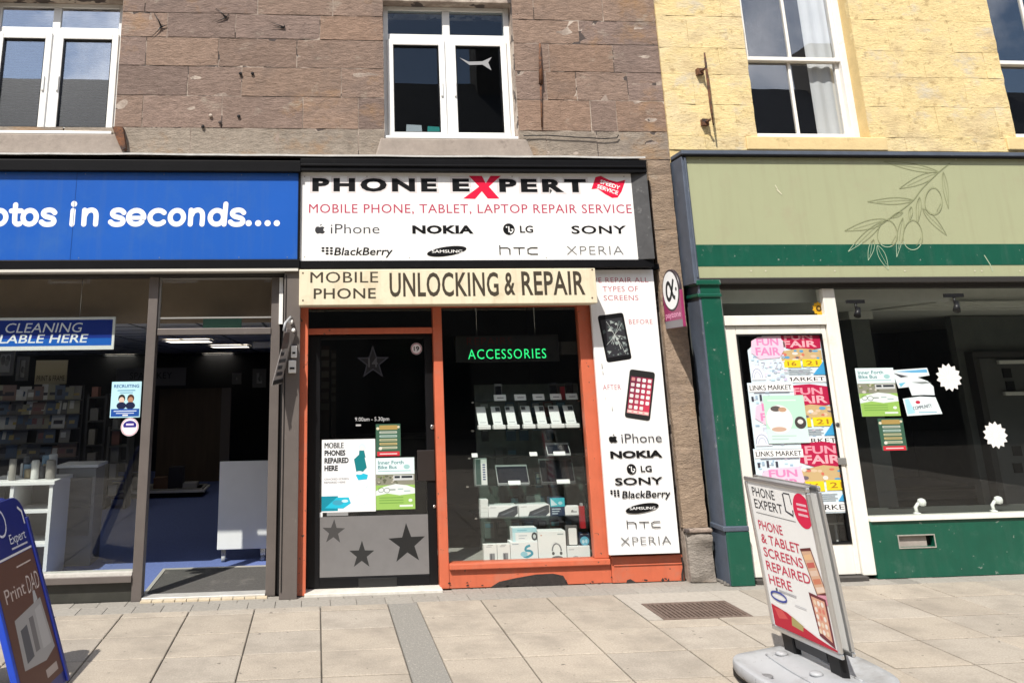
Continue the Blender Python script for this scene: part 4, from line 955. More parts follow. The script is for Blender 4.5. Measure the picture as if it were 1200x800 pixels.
# door
YD = .10
dx0, dx1 = pLx1+.004, pMx0-.004; dz0, dz1 = .026, trz0-.006
gx0, gx1 = P(375, 520, YD)[0], P(499, 480, YD)[0]; gz0, gz1 = P(440, 675, YD)[1], P(440, 397, YD)[1]
DB = mat('black_door_paint', (.006, .006, .007), .4, var=.2, vscale=6, spec=.2)
s = MB(); s.box(dx0, gx0, YD, YD+.05, dz0, dz1, DB).box(gx1, dx1, YD, YD+.05, dz0, dz1, DB).box(gx0, gx1, YD, YD+.05, dz0, gz0, DB).box(gx0, gx1, YD, YD+.05, gz1, dz1, DB)
dr_ = s.link('door', of, bevel=.004)
bx(gx0, gx1, YD+.02, YD+.026, gz0, gz1, SHOPGLASS).link('pane', dr_)
kz1 = P(440, 604, YD)[1]
bx(gx0+.004, gx1-.004, YD+.005, YD+.014, gz0+.004, kz1, mat('grey_film', (.16, .155, .155), .4, var=.08, vscale=8)).link('kick_panel', dr_)
k = Ink((0, YD+.005, 0))
def star(k, cx, cz, r, c, rot=0.0, ri=.4):
    k.poly([(cx+(r if i % 2 == 0 else r*ri)*math.sin(rot+i*math.pi/5), cz+(r if i % 2 == 0 else r*ri)*math.cos(rot+i*math.pi/5)) for i in range(10)], c)
star(k, *P(391, 623, YD), .095, (.06, .058, .058), .05); star(k, *P(424, 650, YD), .105, (.03, .03, .03), .02); star(k, *P(477, 637, YD), .155, (.02, .02, .02), -.03)
k.done('star_film', dr_)
bx(P(420, 680, YD)[0], P(465, 680, YD)[0], YD-.006, YD-.0005, P(440, 687, YD)[1], P(440, 676.5, YD)[1], mat('dark_letter_plate', (.03, .03, .03), .3, .5)).link('letter_plate', dr_, bevel=.003)
s = MB(); lx, lz = P(506.5, 500, YD); s.lathe((lx, YD, lz), [(.018, 0), (.02, -.006), (.012, -.012)], CHROME, 14, 'y'); s.link('lock', dr_)
s = MB(); lx, lz = P(511, 594, YD-.05); s.lathe((pMx0-.02, YD, lz), [(.012, 0), (.014, -.006), (.008, -.01)], CHROME, 12, 'y'); s.link('lock', dr_)
a, b, c_, d = R4(489, 527, 510, 563, YD); bx(a, min(b, dx1-.003), YD-.012, YD-.0005, c_, d, mat('brown_handle_plate', (.035, .028, .026), .35, .4)).link('handle_plate', dr_, bevel=.004)
YG = YD+.019
# star emblem + hours on the glass
k = Ink((0, YG, 0)); sx_, sz_ = P(437, 425, YG); star(k, sx_, sz_, .145, (.045, .045, .05)); star(k, sx_, sz_, .115, (.015, .015, .017)); k.text('14', sx_-.04, sz_-.035, sx_+.04, sz_+.04, (.07, .07, .075), off=.02)
k.T('9.00am - 5.30pm', 416, 488.5, 456, 493, (.45, .45, .46)); k.RP(417, 497, 423, 499, (.4, .4, .4)); k.done('glass_film', dr_)
x, z = P(488, 408.5, YG); s = Ink((x, YG, z)); s.ell(0, 0, .048, .048, (.68, .66, .67)); s.ring(0, 0, .042, .042, .006, (.3, .02, .05)); s.text('19', -.024, -.018, .024, .02, (.02, .02, .02), off=.03)
solo('round_sticker', s.mb, 'round white sticker with number at the top of the black door', 'sticker')
# posters on the door
t, k, a, b = sheet('repair_poster', 377, 514.5, 440, 599.5, YG, 'large white poster with teal figure about mobile phone repairs on the black door', 'poster', (.74, .75, .76))
k.rect(0, 0, .08*a, b, (.45, .6, .62)) if False else None
for i, tx in enumerate(('MOBILE', 'PHONES', 'REPAIRED', 'HERE')): k.text(tx, .05*a, (.88-.105*i)*b, (.05+(.36, .39, .45, .25)[i])*a, (.957-.105*i)*b, (.02, .022, .025), off=.045)
k.text('CRACKED SCREEN', .05*a, .44*b, .5*a, .465*b, (.1, .1, .11)); k.text('REPAIRED HERE', .05*a, .395*b, .44*a, .42*b, (.1, .1, .11))
TEAL, CY = (.01, .17, .19), (.02, .42, .58)
k.poly([(.60*a, .72*b), (.72*a, .80*b), (.80*a, .74*b), (.84*a, .60*b), (.76*a, .54*b), (.64*a, .55*b)], TEAL); k.ell(.755*a, .885*b, .07*a, .055*b, (.58, .66, .70)); k.ell(.755*a, .865*b, .045*a, .035*b, (.70, .68, .67)); k.poly([(.70*a, .84*b), (.79*a, .84*b), (.82*a, .74*b), (.69*a, .76*b)], TEAL)
k.poly([(.63*a, .5*b), (.74*a, .53*b), (.86*a, .5*b), (.84*a, .44*b), (.68*a, .43*b)], CY); k.ell(.70*a, .53*b, .07*a, .025*b, (.66, .7, .72))
k.stroke([(.66*a, .38*b), (.8*a, .36*b), (.92*a, .25*b), (.85*a, .12*b), (.7*a, .08*b)], .015*a, (.6, .7, .73)); k.stroke([(.6*a, .2*b), (.8*a, .32*b), (.95*a, .4*b)], .012*a, (.6, .7, .73))
k.rect(.0*a, .02*b, .3*a, .22*b, (.01, .22, .3)); k.poly([(.06*a, .06*b), (.28*a, .20*b), (.5*a, .20*b), (.54*a, .12*b), (.4*a, .05*b)], CY); k.ell(.3*a, .13*b, .1*a, .035*b, (.05, .3, .42)); k.ell(.43*a, .15*b, .06*a, .02*b, (.5, .68, .75)); k.done('print', t)
def bike_poster(u0, v0, u1, v1, Y, lab):
    t, k, a, b = sheet('bike_bus_poster', u0, v0, u1, v1, Y, lab, 'poster', (.62, .74, .74), 'green landscape bus posters')
    k.text('Inner Forth', .06*a, .875*b, .72*a, .945*b, (.05, .17, .2), off=.012); k.text('Bike Bus', .06*a, .785*b, .54*a, .855*b, (.05, .17, .2), off=.012); k.ell(.8*a, .82*b, .08*a, .045*b, (.3, .5, .5)); k.rect(.06*a, .735*b, .9*a, .75*b, (.3, .48, .5))
    k.rect(0, .47*b, a, .68*b, (.22, .22, .17)); 
    for i in range(16): k.ell(random.uniform(.04, .55)*a, random.uniform(.5, .66)*b, random.uniform(.02, .06)*a, random.uniform(.012, .03)*b, random.choice(((.4, .38, .3), (.1, .11, .07), (.5, .48, .42), (.16, .2, .08))), 8)
    k.rect(.45*a, .56*b, .97*a, .66*b, (.5, .52, .52)); k.rect(.48*a, .60*b, .62*a, .645*b, (.02, .025, .03)); k.rect(.66*a, .60*b, .94*a, .645*b, (.02, .025, .03))
    k.rect(0, 0, a, .47*b, (.26, .44, .10)); k.poly([(0, .36*b), (.2*a, .44*b), (.5*a, .49*b), (.8*a, .46*b), (a, .40*b), (a, .30*b), (.6*a, .27*b), (.3*a, .31*b), (0, .27*b)], (.62, .68, .66))
    k.ring(.13*a, .38*b, .07*a, .045*b, .012*a, (.1, .12, .1)); k.ring(.28*a, .37*b, .07*a, .045*b, .012*a, (.1, .12, .1)); k.rect(.35*a, .37*b, .5*a, .39*b, (.15, .18, .17)); k.rect(.56*a, .38*b, .7*a, .40*b, (.3, .4, .4)); k.rect(.72*a, .34*b, .88*a, .36*b, (.3, .4, .4))
    for v in (.22, .17, .12): k.rect(.08*a, v*b, .7*a, (v+.015)*b, (.14, .28, .06))
    k.ell(.88*a, .17*b, .05*a, .03*b, (.6, .68, .6)); k.rect(.6*a, .05*b, .94*a, .085*b, (.62, .7, .62)); k.done('print', t)
def menu_poster(u0, v0, u1, v1, Y, lab):
    t, k, a, b = sheet('event_poster', u0, v0, u1, v1, Y, lab, 'poster', (.04, .10, .065), 'small dark green event posters')
    k.rect(.05*a, 0, .95*a, .14*b, (.5, .03, .045)); k.rrect(.14*a, .82*b, .88*a, .96*b, .04*a, (.34, .24, .08)); k.ell(.08*a, .86*b, .06*a, .045*b, (.6, .55, .4)); k.ell(.92*a, .9*b, .05*a, .04*b, (.55, .5, .36))
    for i, v in enumerate((.7, .58, .46, .34, .22)): k.rrect(.14*a, v*b, .86*a, (v+.075)*b, .03*a, ((.36, .40, .34), (.30, .40, .36), (.36, .36, .22), (.40, .32, .14), (.40, .42, .30))[i]); k.rect(.2*a, (v+.03)*b, .8*a, (v+.045)*b, (.1, .14, .1))
    k.ell(.18*a, .24*b, .07*a, .05*b, (.6, .58, .5)); k.rect(.15*a, .05*b, .85*a, .085*b, (.65, .5, .5)); k.done('print', t)
menu_poster(440.5, 496.5, 469.5, 534, YG, 'small dark green and red poster on the black door')
bike_poster(440.5, 536, 486, 596.5, YG, 'green landscape bus poster on the black door')
s = MB(); a, b, c_, d = R4(374, 600, 378, 606, YG); s.box(a, b, YG-.001, YG, c_, d, PAPER); solo('tape_scrap', s, 'scrap of white tape at the poster foot on the black door', 'tape')
a, b, c_, d = R4(383, 600, 408, 604, YG); s = MB(); s.box(a, b, YG-.001, YG, c_, d, ink((.25, .25, .25))); solo('grey_label', s, 'thin grey label under the white poster on the black door', 'label')

# interior of the middle shop
MX0, MX1 = -.26, 2.9
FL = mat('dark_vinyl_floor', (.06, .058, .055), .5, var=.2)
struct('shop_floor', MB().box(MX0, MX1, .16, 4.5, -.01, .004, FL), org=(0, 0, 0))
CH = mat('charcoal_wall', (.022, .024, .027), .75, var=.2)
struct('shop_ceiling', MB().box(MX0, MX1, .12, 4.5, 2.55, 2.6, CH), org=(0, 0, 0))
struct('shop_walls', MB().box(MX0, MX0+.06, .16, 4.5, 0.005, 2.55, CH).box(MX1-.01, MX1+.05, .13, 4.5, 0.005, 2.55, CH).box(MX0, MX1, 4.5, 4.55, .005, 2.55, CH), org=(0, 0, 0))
YI = .30
dkz = P(620, 654, YI)[1]
vx0, vx1 = P(522, 560, YI)[0], P(690, 560, YI)[0]
deck = mat('window_deck', (.28, .27, .25), .6, var=.1)
wb = thing('window_bed', 'low display deck behind the orange shop window', 'display deck', ((vx0+vx1)/2, .5, 0))
bx(pMx1+.003, pRx1+.02, YO+.09, .85, dkz-.03, dkz, deck).link('deck', wb); bx(pMx1+.003, pRx1+.02, .83, .85, .005, dkz-.03, CH).link('back_panel', wb)
PEG = mat('grey_pegboard', (.10, .108, .104), .7, var=.3, vscale=8)
px0_ = P(560, 560, .72)[0]
t = thing('display_backboard', 'dark grey backboard of the phone display window', 'backboard', ((px0_+vx1)/2, .72, dkz))
bx(px0_, pRx1+.05, .72, .74, dkz, P(620, 450, .72)[1], PEG).link('panel', t)
for i in range(7):
    for j in range(6):
        if random.random() < .25: continue
        cx = px0_+.08+i*(vx1-px0_-.1)/6.6; cz = dkz+.16+j*.2; v = random.uniform(.03, .2); t = MB(); wv = random.uniform(.03, .045)
        t.box(cx-wv, cx+wv, .70, .7185, cz-.065, cz+.065, ink(random.choice(((.03, .03, .035), (.10, .11, .11), (.16, .17, .17), (.05, .08, .12), (.12, .05, .05))))); t.box(cx-wv*.8, cx+wv*.8, .698, .6995, cz+.02, cz+.055, ink(random.choice(((.3, .3, .3), (.12, .2, .26), (.2, .2, .2)))))
        solo('accessory_pack', t, 'small dim accessory pack hung on the dark grey backboard of the phone window', 'pack', 'packs hung on the backboard')
gsh = glass('shelf_glass', 1.2, (.80, .88, .85))
shelf = {}
for nm, u0, u1, v, lab in (('a', 556, 681, 470, 'topmost glass shelf holding the row of price cards'), ('b', 556, 683, 503.5, 'glass shelf holding the row of white phones'), ('c', 552, 688, 536, 'glass shelf under the small tablet'), ('d', 550, 690, 569.5, 'glass shelf under the two larger tablets'), ('e', 560, 694, 607, 'glass shelf holding the row of boxed gadgets')):
    xa, z = P(u0, v, YI-.03); xb, _ = P(u1, v, YI-.03); shelf[nm] = z
    t = thing('glass_shelf', lab, 'shelf', ((xa+xb)/2, YI, z), 'glass shelves in the phone window')
    bx(xa, xb, YI-.03, .70, z-.006, z, gsh).link('plate', t)
    for xx in (xa-.012, xb-.008): bx(xx, xx+.02, YI+.05, YI+.08, z-.02, z-.0065, CHROME).link('clip', t)
CARD = mat('white_card', (.74, .74, .74), .5)
ords = ['first', 'second', 'third', 'fourth', 'fifth', 'sixth', 'seventh']
for i, (a, b) in enumerate(((579, 593), (603, 616.5), (624.5, 638), (645, 658), (663.5, 677))):
    x0, x1, z0, z1 = R4(a, 463, b, 469.5, YI-.01); z0 = shelf['a']; z1 = z0+.05
    t = thing('price_card', ords[i]+' white price card from the left on the topmost glass shelf', 'price card', ((x0+x1)/2, YI, z0), 'price cards in the phone window')
    s = MB(); s.prism([(x0, YI-.02, z0), (x1, YI-.02, z0), (x1, YI, z1), (x0, YI, z1)], (0, .012, 0), CARD); s.link('card', t, bevel=.003)
    k = Ink((x0, YI-.0115, z0+.02), (1, 0, 0), (0, .37, .93), lift=.001); k.rect((x1-x0)*.25, 0, (x1-x0)*.8, .008, (.2, .2, .22)); k.done('print', t)
    if i in (0, 3, 4):
        s = MB(); h = .10; c = (x0+x1)/2-.005; wv = .034; s.box(c-wv, c+wv, YI+.03, YI+.042, z0, z0+.14, mat('phone_black', (.02, .02, .022), .25) if i else mat('phone_grey', (.11, .115, .12), .3))
        t = thing('mobile_phone', ('grey', '', '', 'black', 'black')[i]+' mobile phone standing behind the '+ords[i]+' price card', 'phone', (c, YI+.035, z0), 'phones behind price cards'); s.link('body', t, bevel=.005)
        bx(c-wv+.008, c+wv-.008, YI+.0285, YI+.0298, z0+.04, z0+.12, mat('phone_screen', (.006, .007, .01), .1)).link('screen', t)
x0, x1, z0, z1 = R4(657, 453, 662, 470, YI+.06); s = MB(); s.box(x0, x1, YI+.06, YI+.09, shelf['a'], z1, ink((.25, .02, .03))); solo('red_box', s, 'slim dark red box between two black phones', 'box')
for i, (a, b) in enumerate(((559.3, 575), (577, 592.3), (593.6, 608.7), (612, 627.3), (628.7, 644), (644.7, 661.3), (662, 678.7))):
    z0 = shelf['b']; x0, _ = P(a, 495, YI); x1, _ = P(b, 495, YI); wv = x1-x0; c = (x0+x1)/2-.006
    cut = (.0, .35, -.25, -.6, .9, -.7, .4)[i]
    t = thing('boxed_phone', ords[i]+' white phone from the left on its stand in the shop window', 'phone', (c, YI, z0), 'white phones on stands')
    s = MB(); s.box(x0+.004, x1-.004, YI-.03, YI+.03, z0, z0+.035, CARD); s.link('stand', t, bevel=.006)
    s = MB(); hw = wv*.36; s.prism([(c-hw, YI-.01, z0+.036), (c+hw, YI-.01, z0+.036), (c+hw-.012, YI+.045, z0+.185), (c-hw-.012, YI+.045, z0+.185)], (0, .012, 0), mat('white_phone', (.72, .74, .74), .3)); s.link('handset', t, bevel=.005)
    k = Ink((c-hw, YI-.01, z0+.036), (1, 0, -0), (-.07, .33, .93), lift=.0015)
    if cut > 0: k.rect(hw*.9, .115, hw*1.85, .150, (.06, .065, .07))
    elif cut < 0: k.rect(hw*.1, .125, hw*1.0, .152, (.08, .085, .09))
    k.rect(hw*.3, .02, hw*1.6, .025, (.4, .42, .44)); k.done('print', t)
def tablet(u0, v0, u1, v1, zs, Y, lab, edge):
    x0, x1, _, z1 = R4(u0, v0, u1, v1, Y); c = (x0+x1)/2; t = thing('tablet', lab, 'tablet', (c, Y, zs), 'tablets in the phone window'); h = z1-zs
    s = MB(); s.prism([(x0, Y, zs), (x1, Y, zs), (x1-.008, Y+.05, zs+h), (x0-.008, Y+.05, zs+h)], (0, .008, 0), ink(edge, .35)); s.link('body', t, bevel=.004)
    k = Ink((x0, Y, zs), (1, 0, 0), (-.008, .05, h), lift=.0012); k.rect(.008, .012, x1-x0-.008, h-.006, mat('phone_screen', (.006, .007, .01), .1)); k.done('screen', t)
def pcard(u0, v0, u1, v1, zs, Y, lab):
    x0, x1, _, z1 = R4(u0, v0, u1, v1, Y); s = MB(); h = max(.03, z1-zs); s.prism([(x0, Y, zs), (x1, Y, zs), (x1, Y+.015, zs+h), (x0, Y+.015, zs+h)], (0, .01, 0), CARD); solo('price_card', s, lab, 'price card', 'price cards in the phone window', .003)
tablet(641.5, 519, 669, 535, shelf['c'], YI+.04, 'small tablet with silver edge on the glass shelf right of centre', (.34, .35, .35))
pcard(649, 529.5, 663, 535.5, shelf['c'], YI, 'white price card in front of the small tablet')
pcard(621, 530.5, 630, 536, shelf['c'], YI, 'small white card left of the small tablet')
pcard(553, 531, 560, 536, shelf['c'], YI, 'small white card above the slim upright box')
tablet(583, 545, 620.5, 569, shelf['d'], YI+.04, 'large tablet with silver edge in the middle of the phone window', (.30, .31, .31))
pcard(596, 564, 610.5, 570, shelf['d'], YI, 'white price card in front of the large middle tablet')
tablet(634, 537.5, 674, 567, shelf['d'], YI+.05, 'large dark framed tablet at the right of the phone window', (.09, .095, .095))
pcard(653, 563, 668.5, 569, shelf['d'], YI, 'white price card in front of the dark framed tablet')
def carton(name, u0, v0, u1, v1, zs, Y, dep, lab, base, draw=None, cat='box', grp=None):
    x0, x1, _, z1 = R4(u0, v0, u1, v1, Y); h = z1-zs; t = thing(name, lab, cat, ((x0+x1)/2, Y, zs), grp)
    bx(x0, x1, Y, Y+dep, zs, z1, ink(base, .4)).link('box', t, bevel=.002)
    if draw:
        k = Ink((x0, Y, zs)); draw(k, x1-x0, h); k.done('print', t)
    return z1
def d_side(k, a, b):
    k.rect(.05*a, .03*b, .45*a, .97*b, (.05, .09, .08)); k.rect(.5*a, .03*b, .97*a, .97*b, (.72, .73, .72))
    for i in range(7): k.rect(.62*a, (.2+.09*i)*b, .85*a, (.25+.09*i)*b, (.06, .08, .2))
carton('upright_box', 557, 537, 571, 571, shelf['d'], YI, .08, 'slim upright green and white box at the left of the tablet shelf', (.3, .34, .33), d_side)
zs = shelf['e']
for i in range(4):
    zs = carton('small_carton', 563, 585+5.2*(3-i), 572, 590, zs, YI, .08, ('lowest', 'second', 'third', 'topmost')[i]+' small white box in the stack on the left of the gadget shelf', (.68, .69, .68), None, 'box', 'stack of small white boxes')+.001
def d_wedge(k, a, b):
    k.poly([(.28*a, .02*b), (.86*a, .02*b), (.98*a, .3*b), (.98*a, .98*b), (.9*a, .98*b), (.34*a, .42*b)], (.05, .055, .065)); k.poly([(.4*a, .2*b), (.8*a, .62*b), (.9*a, .6*b), (.5*a, .16*b)], (.12, .13, .15)); k.rect(.05*a, .85*b, .25*a, .9*b, (.4, .4, .42))
carton('gadget_box', 572.5, 592.5, 607.5, 606, shelf['e'], YI, .16, 'left white box with a dark phone picture on the gadget shelf', (.74, .74, .74), d_wedge)
carton('gadget_box', 608.5, 591.5, 644.5, 605, shelf['e'], YI, .16, 'right white box with a dark phone picture on the gadget shelf', (.74, .74, .74), d_wedge)
def d_teal(k, a, b):
    k.rect(0, .5*b, a, b, (.06, .42, .5)); k.poly([(.05*a, .55*b), (.05*a, .97*b), (.5*a, .6*b)], (.5, .66, .7)); k.ell(.7*a, .7*b, .15*a, .1*b, (.4, .62, .68), 10)
    for i in range(3): k.rect(.1*a, (.08+.13*i)*b, (.5+.1*i)*a, (.14+.13*i)*b, (.4, .48, .55))
carton('gadget_box', 645, 583, 662, 604, shelf['e'], YI, .1, 'teal topped dark box on the gadget shelf', (.035, .05, .09), d_teal)
carton('gadget_box', 662, 593, 679.5, 604.5, shelf['e'], YI, .08, 'plain white rounded box at the right of the gadget shelf', (.74, .74, .74), lambda k, a, b: (k.rect(.4*a, .3*b, .8*a, .45*b, (.3, .3, .32)), k.ell(.5*a, .5*b, .08*a, .1*b, (.2, .2, .2), 8)))
carton('gadget_box', 617, 580, 634, 600, shelf['e'], YI+.2, .06, 'grey box standing behind the gadget shelf row', (.16, .19, .18))
s = MB()
for j in range(4):
    cx, cz = P(682+2.5*j, 596, YI); s.tube([(cx, YI+.02, shelf['e']+.003+.012*j), (cx+.02, YI+.01, shelf['e']+.07), (cx-.005, YI+.03, shelf['e']+.10), (cx-.02, YI+.04, shelf['e']+.05)], .005, BLKPLASTIC, 6)
solo('cable_bundle', s, 'tangle of black cables at the right end of the gadget shelf', 'cables')
x0, x1, z0, z1 = R4(690.5, 592, 695, 618, YI-.08); s = MB(); s.box(min(x0, pRx0-.05), pRx0-.01, YI-.1, YI-.06, z0, z1, ink((.3, .015, .02))); s.box(min(x0, pRx0-.05)+.01, pRx0-.02, YI-.095, YI-.065, z1, z1+.02, ink((.3, .3, .3))); solo('red_pack', s, 'narrow red pack hanging against the right orange post', 'pack')
YQ = .22; zd = dkz
def d_hang(k, a, b): k.rect(.42*a, .02*b, .82*a, .48*b, (.25, .25, .26)); k.rect(.5*a, .05*b, .6*a, .44*b, (.1, .1, .11)); k.rect(.2*a, .84*b, .6*a, .88*b, (.4, .4, .42)); k.rect(.3*a, .93*b, .7*a, .97*b, (.35, .35, .35))
carton('accessory_box', 567, 637.5, 582.5, 655, zd, YQ, .05, 'left of two white hang boxes at the left on the window deck', (.74, .74, .72), d_hang, 'box', 'hang boxes on the deck')
carton('accessory_box', 583, 637, 598, 655, zd, YQ, .05, 'right of two white hang boxes at the left on the window deck', (.74, .74, .72), d_hang, 'box', 'hang boxes on the deck')
def d_swirl(k, a, b):
    k.stroke(spline([(.72*a, .8*b), (.58*a, .72*b), (.55*a, .55*b), (.72*a, .5*b), (.78*a, .35*b), (.6*a, .2*b), (.45*a, .25*b)]), .08*a, (.06, .3, .4)); k.ell(.48*a, .35*b, .13*a, .14*b, (.3, .55, .64)); k.rect(.06*a, .86*b, .3*a, .91*b, (.35, .4, .45))
zc_ = carton('earphone_box', 598.5, 634.5, 630.5, 654, zd, YQ, .12, 'white box with a blue cable picture on the window deck', (.74, .76, .76), d_swirl)
def d_head(k, a, b):
    k.rect(0, .66*b, a, b, (.38, .62, .68)); k.rect(0, 0, .12*a, .66*b, (.5, .7, .74)); k.ell(.9*a, .35*b, .12*a, .3*b, (.05, .06, .07)); k.ell(.9*a, .35*b, .06*a, .16*b, (.5, .55, .56)); k.rect(.2*a, .78*b, .6*a, .86*b, (.2, .45, .55)); k.rect(.25*a, .4*b, .6*a, .46*b, (.4, .45, .5)); k.rect(.25*a, .2*b, .5*a, .26*b, (.4, .45, .5))
carton('earphone_box', 600.5, 618, 629, 634, zc_+.001, YQ+.01, .1, 'pale blue and white box stacked on the cable picture box', (.74, .76, .76), d_head)
def d_phones(k, a, b):
    k.stroke(arc2(.65*a, .30*b, .16*a, .26*b), .05*a, (.2, .21, .22)); k.ell(.66*a, .06*b, .2*a, .07*b, (.12, .13, .14)); k.ell(.52*a, .22*b, .05*a, .06*b, (.1, .1, .1)); k.ell(.8*a, .22*b, .05*a, .06*b, (.1, .1, .1)); k.rect(.7*a, .87*b, .92*a, .91*b, (.35, .4, .4)); k.ell(.12*a, .86*b, .03*a, .02*b, (.5, .2, .1), 8); k.stroke([(.45*a, .5*b), (.6*a, .62*b), (.8*a, .5*b)], .01*a, (.55, .56, .57))
def arc2(cx, cy, rx, ry): return [(cx+rx*math.cos(math.radians(a)), cy+ry*math.sin(math.radians(a))) for a in range(0, 181, 15)]
carton('headphone_box', 630.8, 622, 663.5, 653.5, zd, YQ, .12, 'large white headphone box in the middle of the window deck', (.74, .76, .75), d_phones)
zf_ = carton('accessory_box', 665, 639.5, 691.5, 653, zd, YQ, .12, 'white box with grey corner print at the right of the window deck', (.72, .74, .74), lambda k, a, b: (k.rect(.06*a, .72*b, .3*a, .78*b, (.4, .42, .44)), k.ell(.35*a, .08*b, .14*a, .16*b, (.35, .36, .38))))
carton('phone_case_pack', 663.8, 615.5, 677, 639.5, zf_+.001, YQ+.02, .03, 'white phone case in a dark edged pack stacked at the right', (.10, .10, .10), lambda k, a, b: k.rrect(.2*a, .05*b, .92*a, .88*b, .1*a, (.73, .74, .73)))
def d_blue(k, a, b): k.ell(.5*a, .36*b, .44*a, .36*b, (.12, .38, .52)); k.ell(.36*a, .3*b, .14*a, .14*b, (.45, .62, .68)); k.ell(.66*a, .34*b, .12*a, .16*b, (.4, .6, .7)); k.rect(.1*a, .86*b, .9*a, .9*b, (.4, .4, .45))
carton('accessory_box', 679, 624, 691, 639.5, zf_+.001, YQ+.02, .05, 'dark box with blue round print stacked at the far right of the window', (.02, .03, .06), d_blue)
# illuminated sign
YL = .26
x0, x1, z0, z1 = R4(520, 393, 655, 424, YL)
t = thing('led_sign', 'black lit sign with green accessories lettering hanging in the phone window', 'lit sign', ((x0+x1)/2, YL, z0))
bx(x0+.1, x1, YL, YL+.05, z0, z1, BLKPLASTIC).link('case', t, bevel=.004)
k = front(YL); gg = glow('green_led', (.03, .9, .25), .75); k.T('ACCESSORIES', 548.5, 409, 640, 420, gg, off=-.004, space=1.15); k.T('REPAIRS', 547, 395.5, 600, 404, (.055, .006, .006), off=-.004, space=1.15); k.done('lettering', t)
s = MB(); s.tube([(x0+.3, YL+.02, z1), (x0+.3, YL+.02, 2.55)], .002, CHROME, 6).tube([(x1-.2, YL+.02, z1), (x1-.2, YL+.02, 2.55)], .002, CHROME, 6); s.link('wire', t)
x0, x1, z0, z1 = R4(658, 400, 676, 415, .5); s = MB(); s.box(x0, x1, .5, .6, z0, z1, ink((.09, .09, .09))); solo('wall_speaker', s, 'small grey speaker high at the right of the phone window', 'speaker')
# dim things further inside
for (u0, v0, u1, v1, Y, c), lab in (((376, 405, 386, 480, 1.4, (.05, .035, .03)), 'dim brown upright rack seen through the black door'), ((388, 410, 394, 470, 1.6, (.06, .055, .05)), 'dim grey upright rack seen through the black door')):
    x0, x1, z0, z1 = R4(u0, v0, u1, v1, Y); t = thing('accessory_rack', lab, 'rack', ((x0+x1)/2, Y, 0)); bx(x0, x1, Y, Y+.2, .005, z1, ink(c)).link('body', t); s = MB()
    for i in range(6): s.box(x0+.005, x1-.005, Y-.02, Y-.001, z0+(z1-z0)*i/6, z0+(z1-z0)*(i/6+.1), ink((.12, .11, .10)))
    s.link('packs', t)
x0, x1, z0, z1 = R4(380, 540, 520, 640, 2.8); t = thing('shop_counter', 'dark counter across the inside of the middle shop', 'counter', ((x0+x1)/2, 2.8, 0)); bx(x0, x1, 2.8, 3.3, .005, .95, ink((.04, .035, .03))).link('body', t); bx(x0-.03, x1+.03, 2.77, 3.33, .95, .98, ink((.10, .09, .08))).link('top', t)
s = MB(); s.box(.3, .9, 2.2, 2.35, 2.50, 2.545, glow('tube_light', (.9, .95, 1), .35)); solo('strip_light', s, 'dim strip light on the ceiling behind the black door', 'strip light')

# tall white panel sign
YPS = -.03
zt, zb = P(732, 316, YPS)[1], P(752, 649, YPS)[1]
xa = (P(693, 355, YPS)[0]+P(713, 648, YPS)[0])/2; xb = (P(765, 316, YPS)[0]+P(797, 648, YPS)[0])/2
t = thing('tall_panel_sign', 'tall white vertical sign with two phone pictures beside the phone window', 'shop sign', ((xa+xb)/2, YPS, zb))
bx(xa, xb, YPS, YPS+.03, zb, zt, WP).link('panel', t, bevel=.002)
k = front(YPS); RD = (.40, .06, .10)
def z4(x, y): return 680+x/4, 300+y/4
def T4(tx, xa_, yt, xb_, yb, c, **kw): a = z4(xa_, yt); b = z4(xb_, yb); k.T(tx, a[0], a[1], b[0], b[1], c, **kw)
T4('WE REPAIR ALL', 42, 101, 318, 124, RD, off=-.004, space=1.1); T4('TYPES OF', 105, 142, 270, 167, RD, off=-.004, space=1.1); T4('SCREENS', 110, 184, 272, 208, RD, off=-.004, space=1.1)
T4('BEFORE', 228, 297, 338, 318, RD, off=-.006, space=1.15); T4('AFTER', 106, 603, 190, 626, RD, off=-.006, space=1.15)
def PX4(pts): return [P(*z4(*p), YPS) for p in pts]
def rquad(q, r, n=4):           # rounded quadrilateral
    out = []
    for i in range(4):
        a, b, c_ = Vector(q[i-1]), Vector(q[i]), Vector(q[(i+1) % 4]); p = b+(a-b).normalized()*r; s_ = b+(c_-b).normalized()*r
        for j in range(n+1): t_ = j/n; out.append(tuple(p*(1-t_)**2+b*2*t_*(1-t_)+s_*t_*t_))
    return out
def inset(q, f, g=None):
    g = f if g is None else g; A, B, C2, D2 = [Vector(p) for p in q]
    def bl(u, v): return tuple((A*(1-u)+B*u)*(1-v)+(D2*(1-u)+C2*u)*v)
    return bl
q = PX4([(80, 280), (200, 264), (242, 482), (125, 500)]); k.poly(rquad(q, .025), (.012, .013, .014)); bl = inset(q, 0)
k.poly([bl(.08, .10), bl(.92, .10), bl(.92, .90), bl(.08, .90)], (.03, .034, .036))
for i in range(46):   # shattered screen: light shards
    u = min(.9, max(.12, random.gauss(.58, .2))); v = random.uniform(.12, .88); r = random.uniform(.03, .10); n = random.choice((3, 4)); a0 = random.random()*6
    k.poly([bl(min(.92, max(.08, u+r*math.cos(a0+6.28*j/n))), min(.9, max(.1, v+.5*r*math.sin(a0+6.28*j/n)))) for j in range(n)], random.choice(((.28, .32, .31), (.16, .19, .19), (.42, .46, .44), (.08, .10, .10))))
for i in range(14):
    u, v = random.uniform(.1, .9), random.uniform(.12, .88); k.stroke([bl(.5, .45), bl((.5+u)/2+.03, (.45+v)/2), bl(u, v)], .0025, (.5, .54, .52))
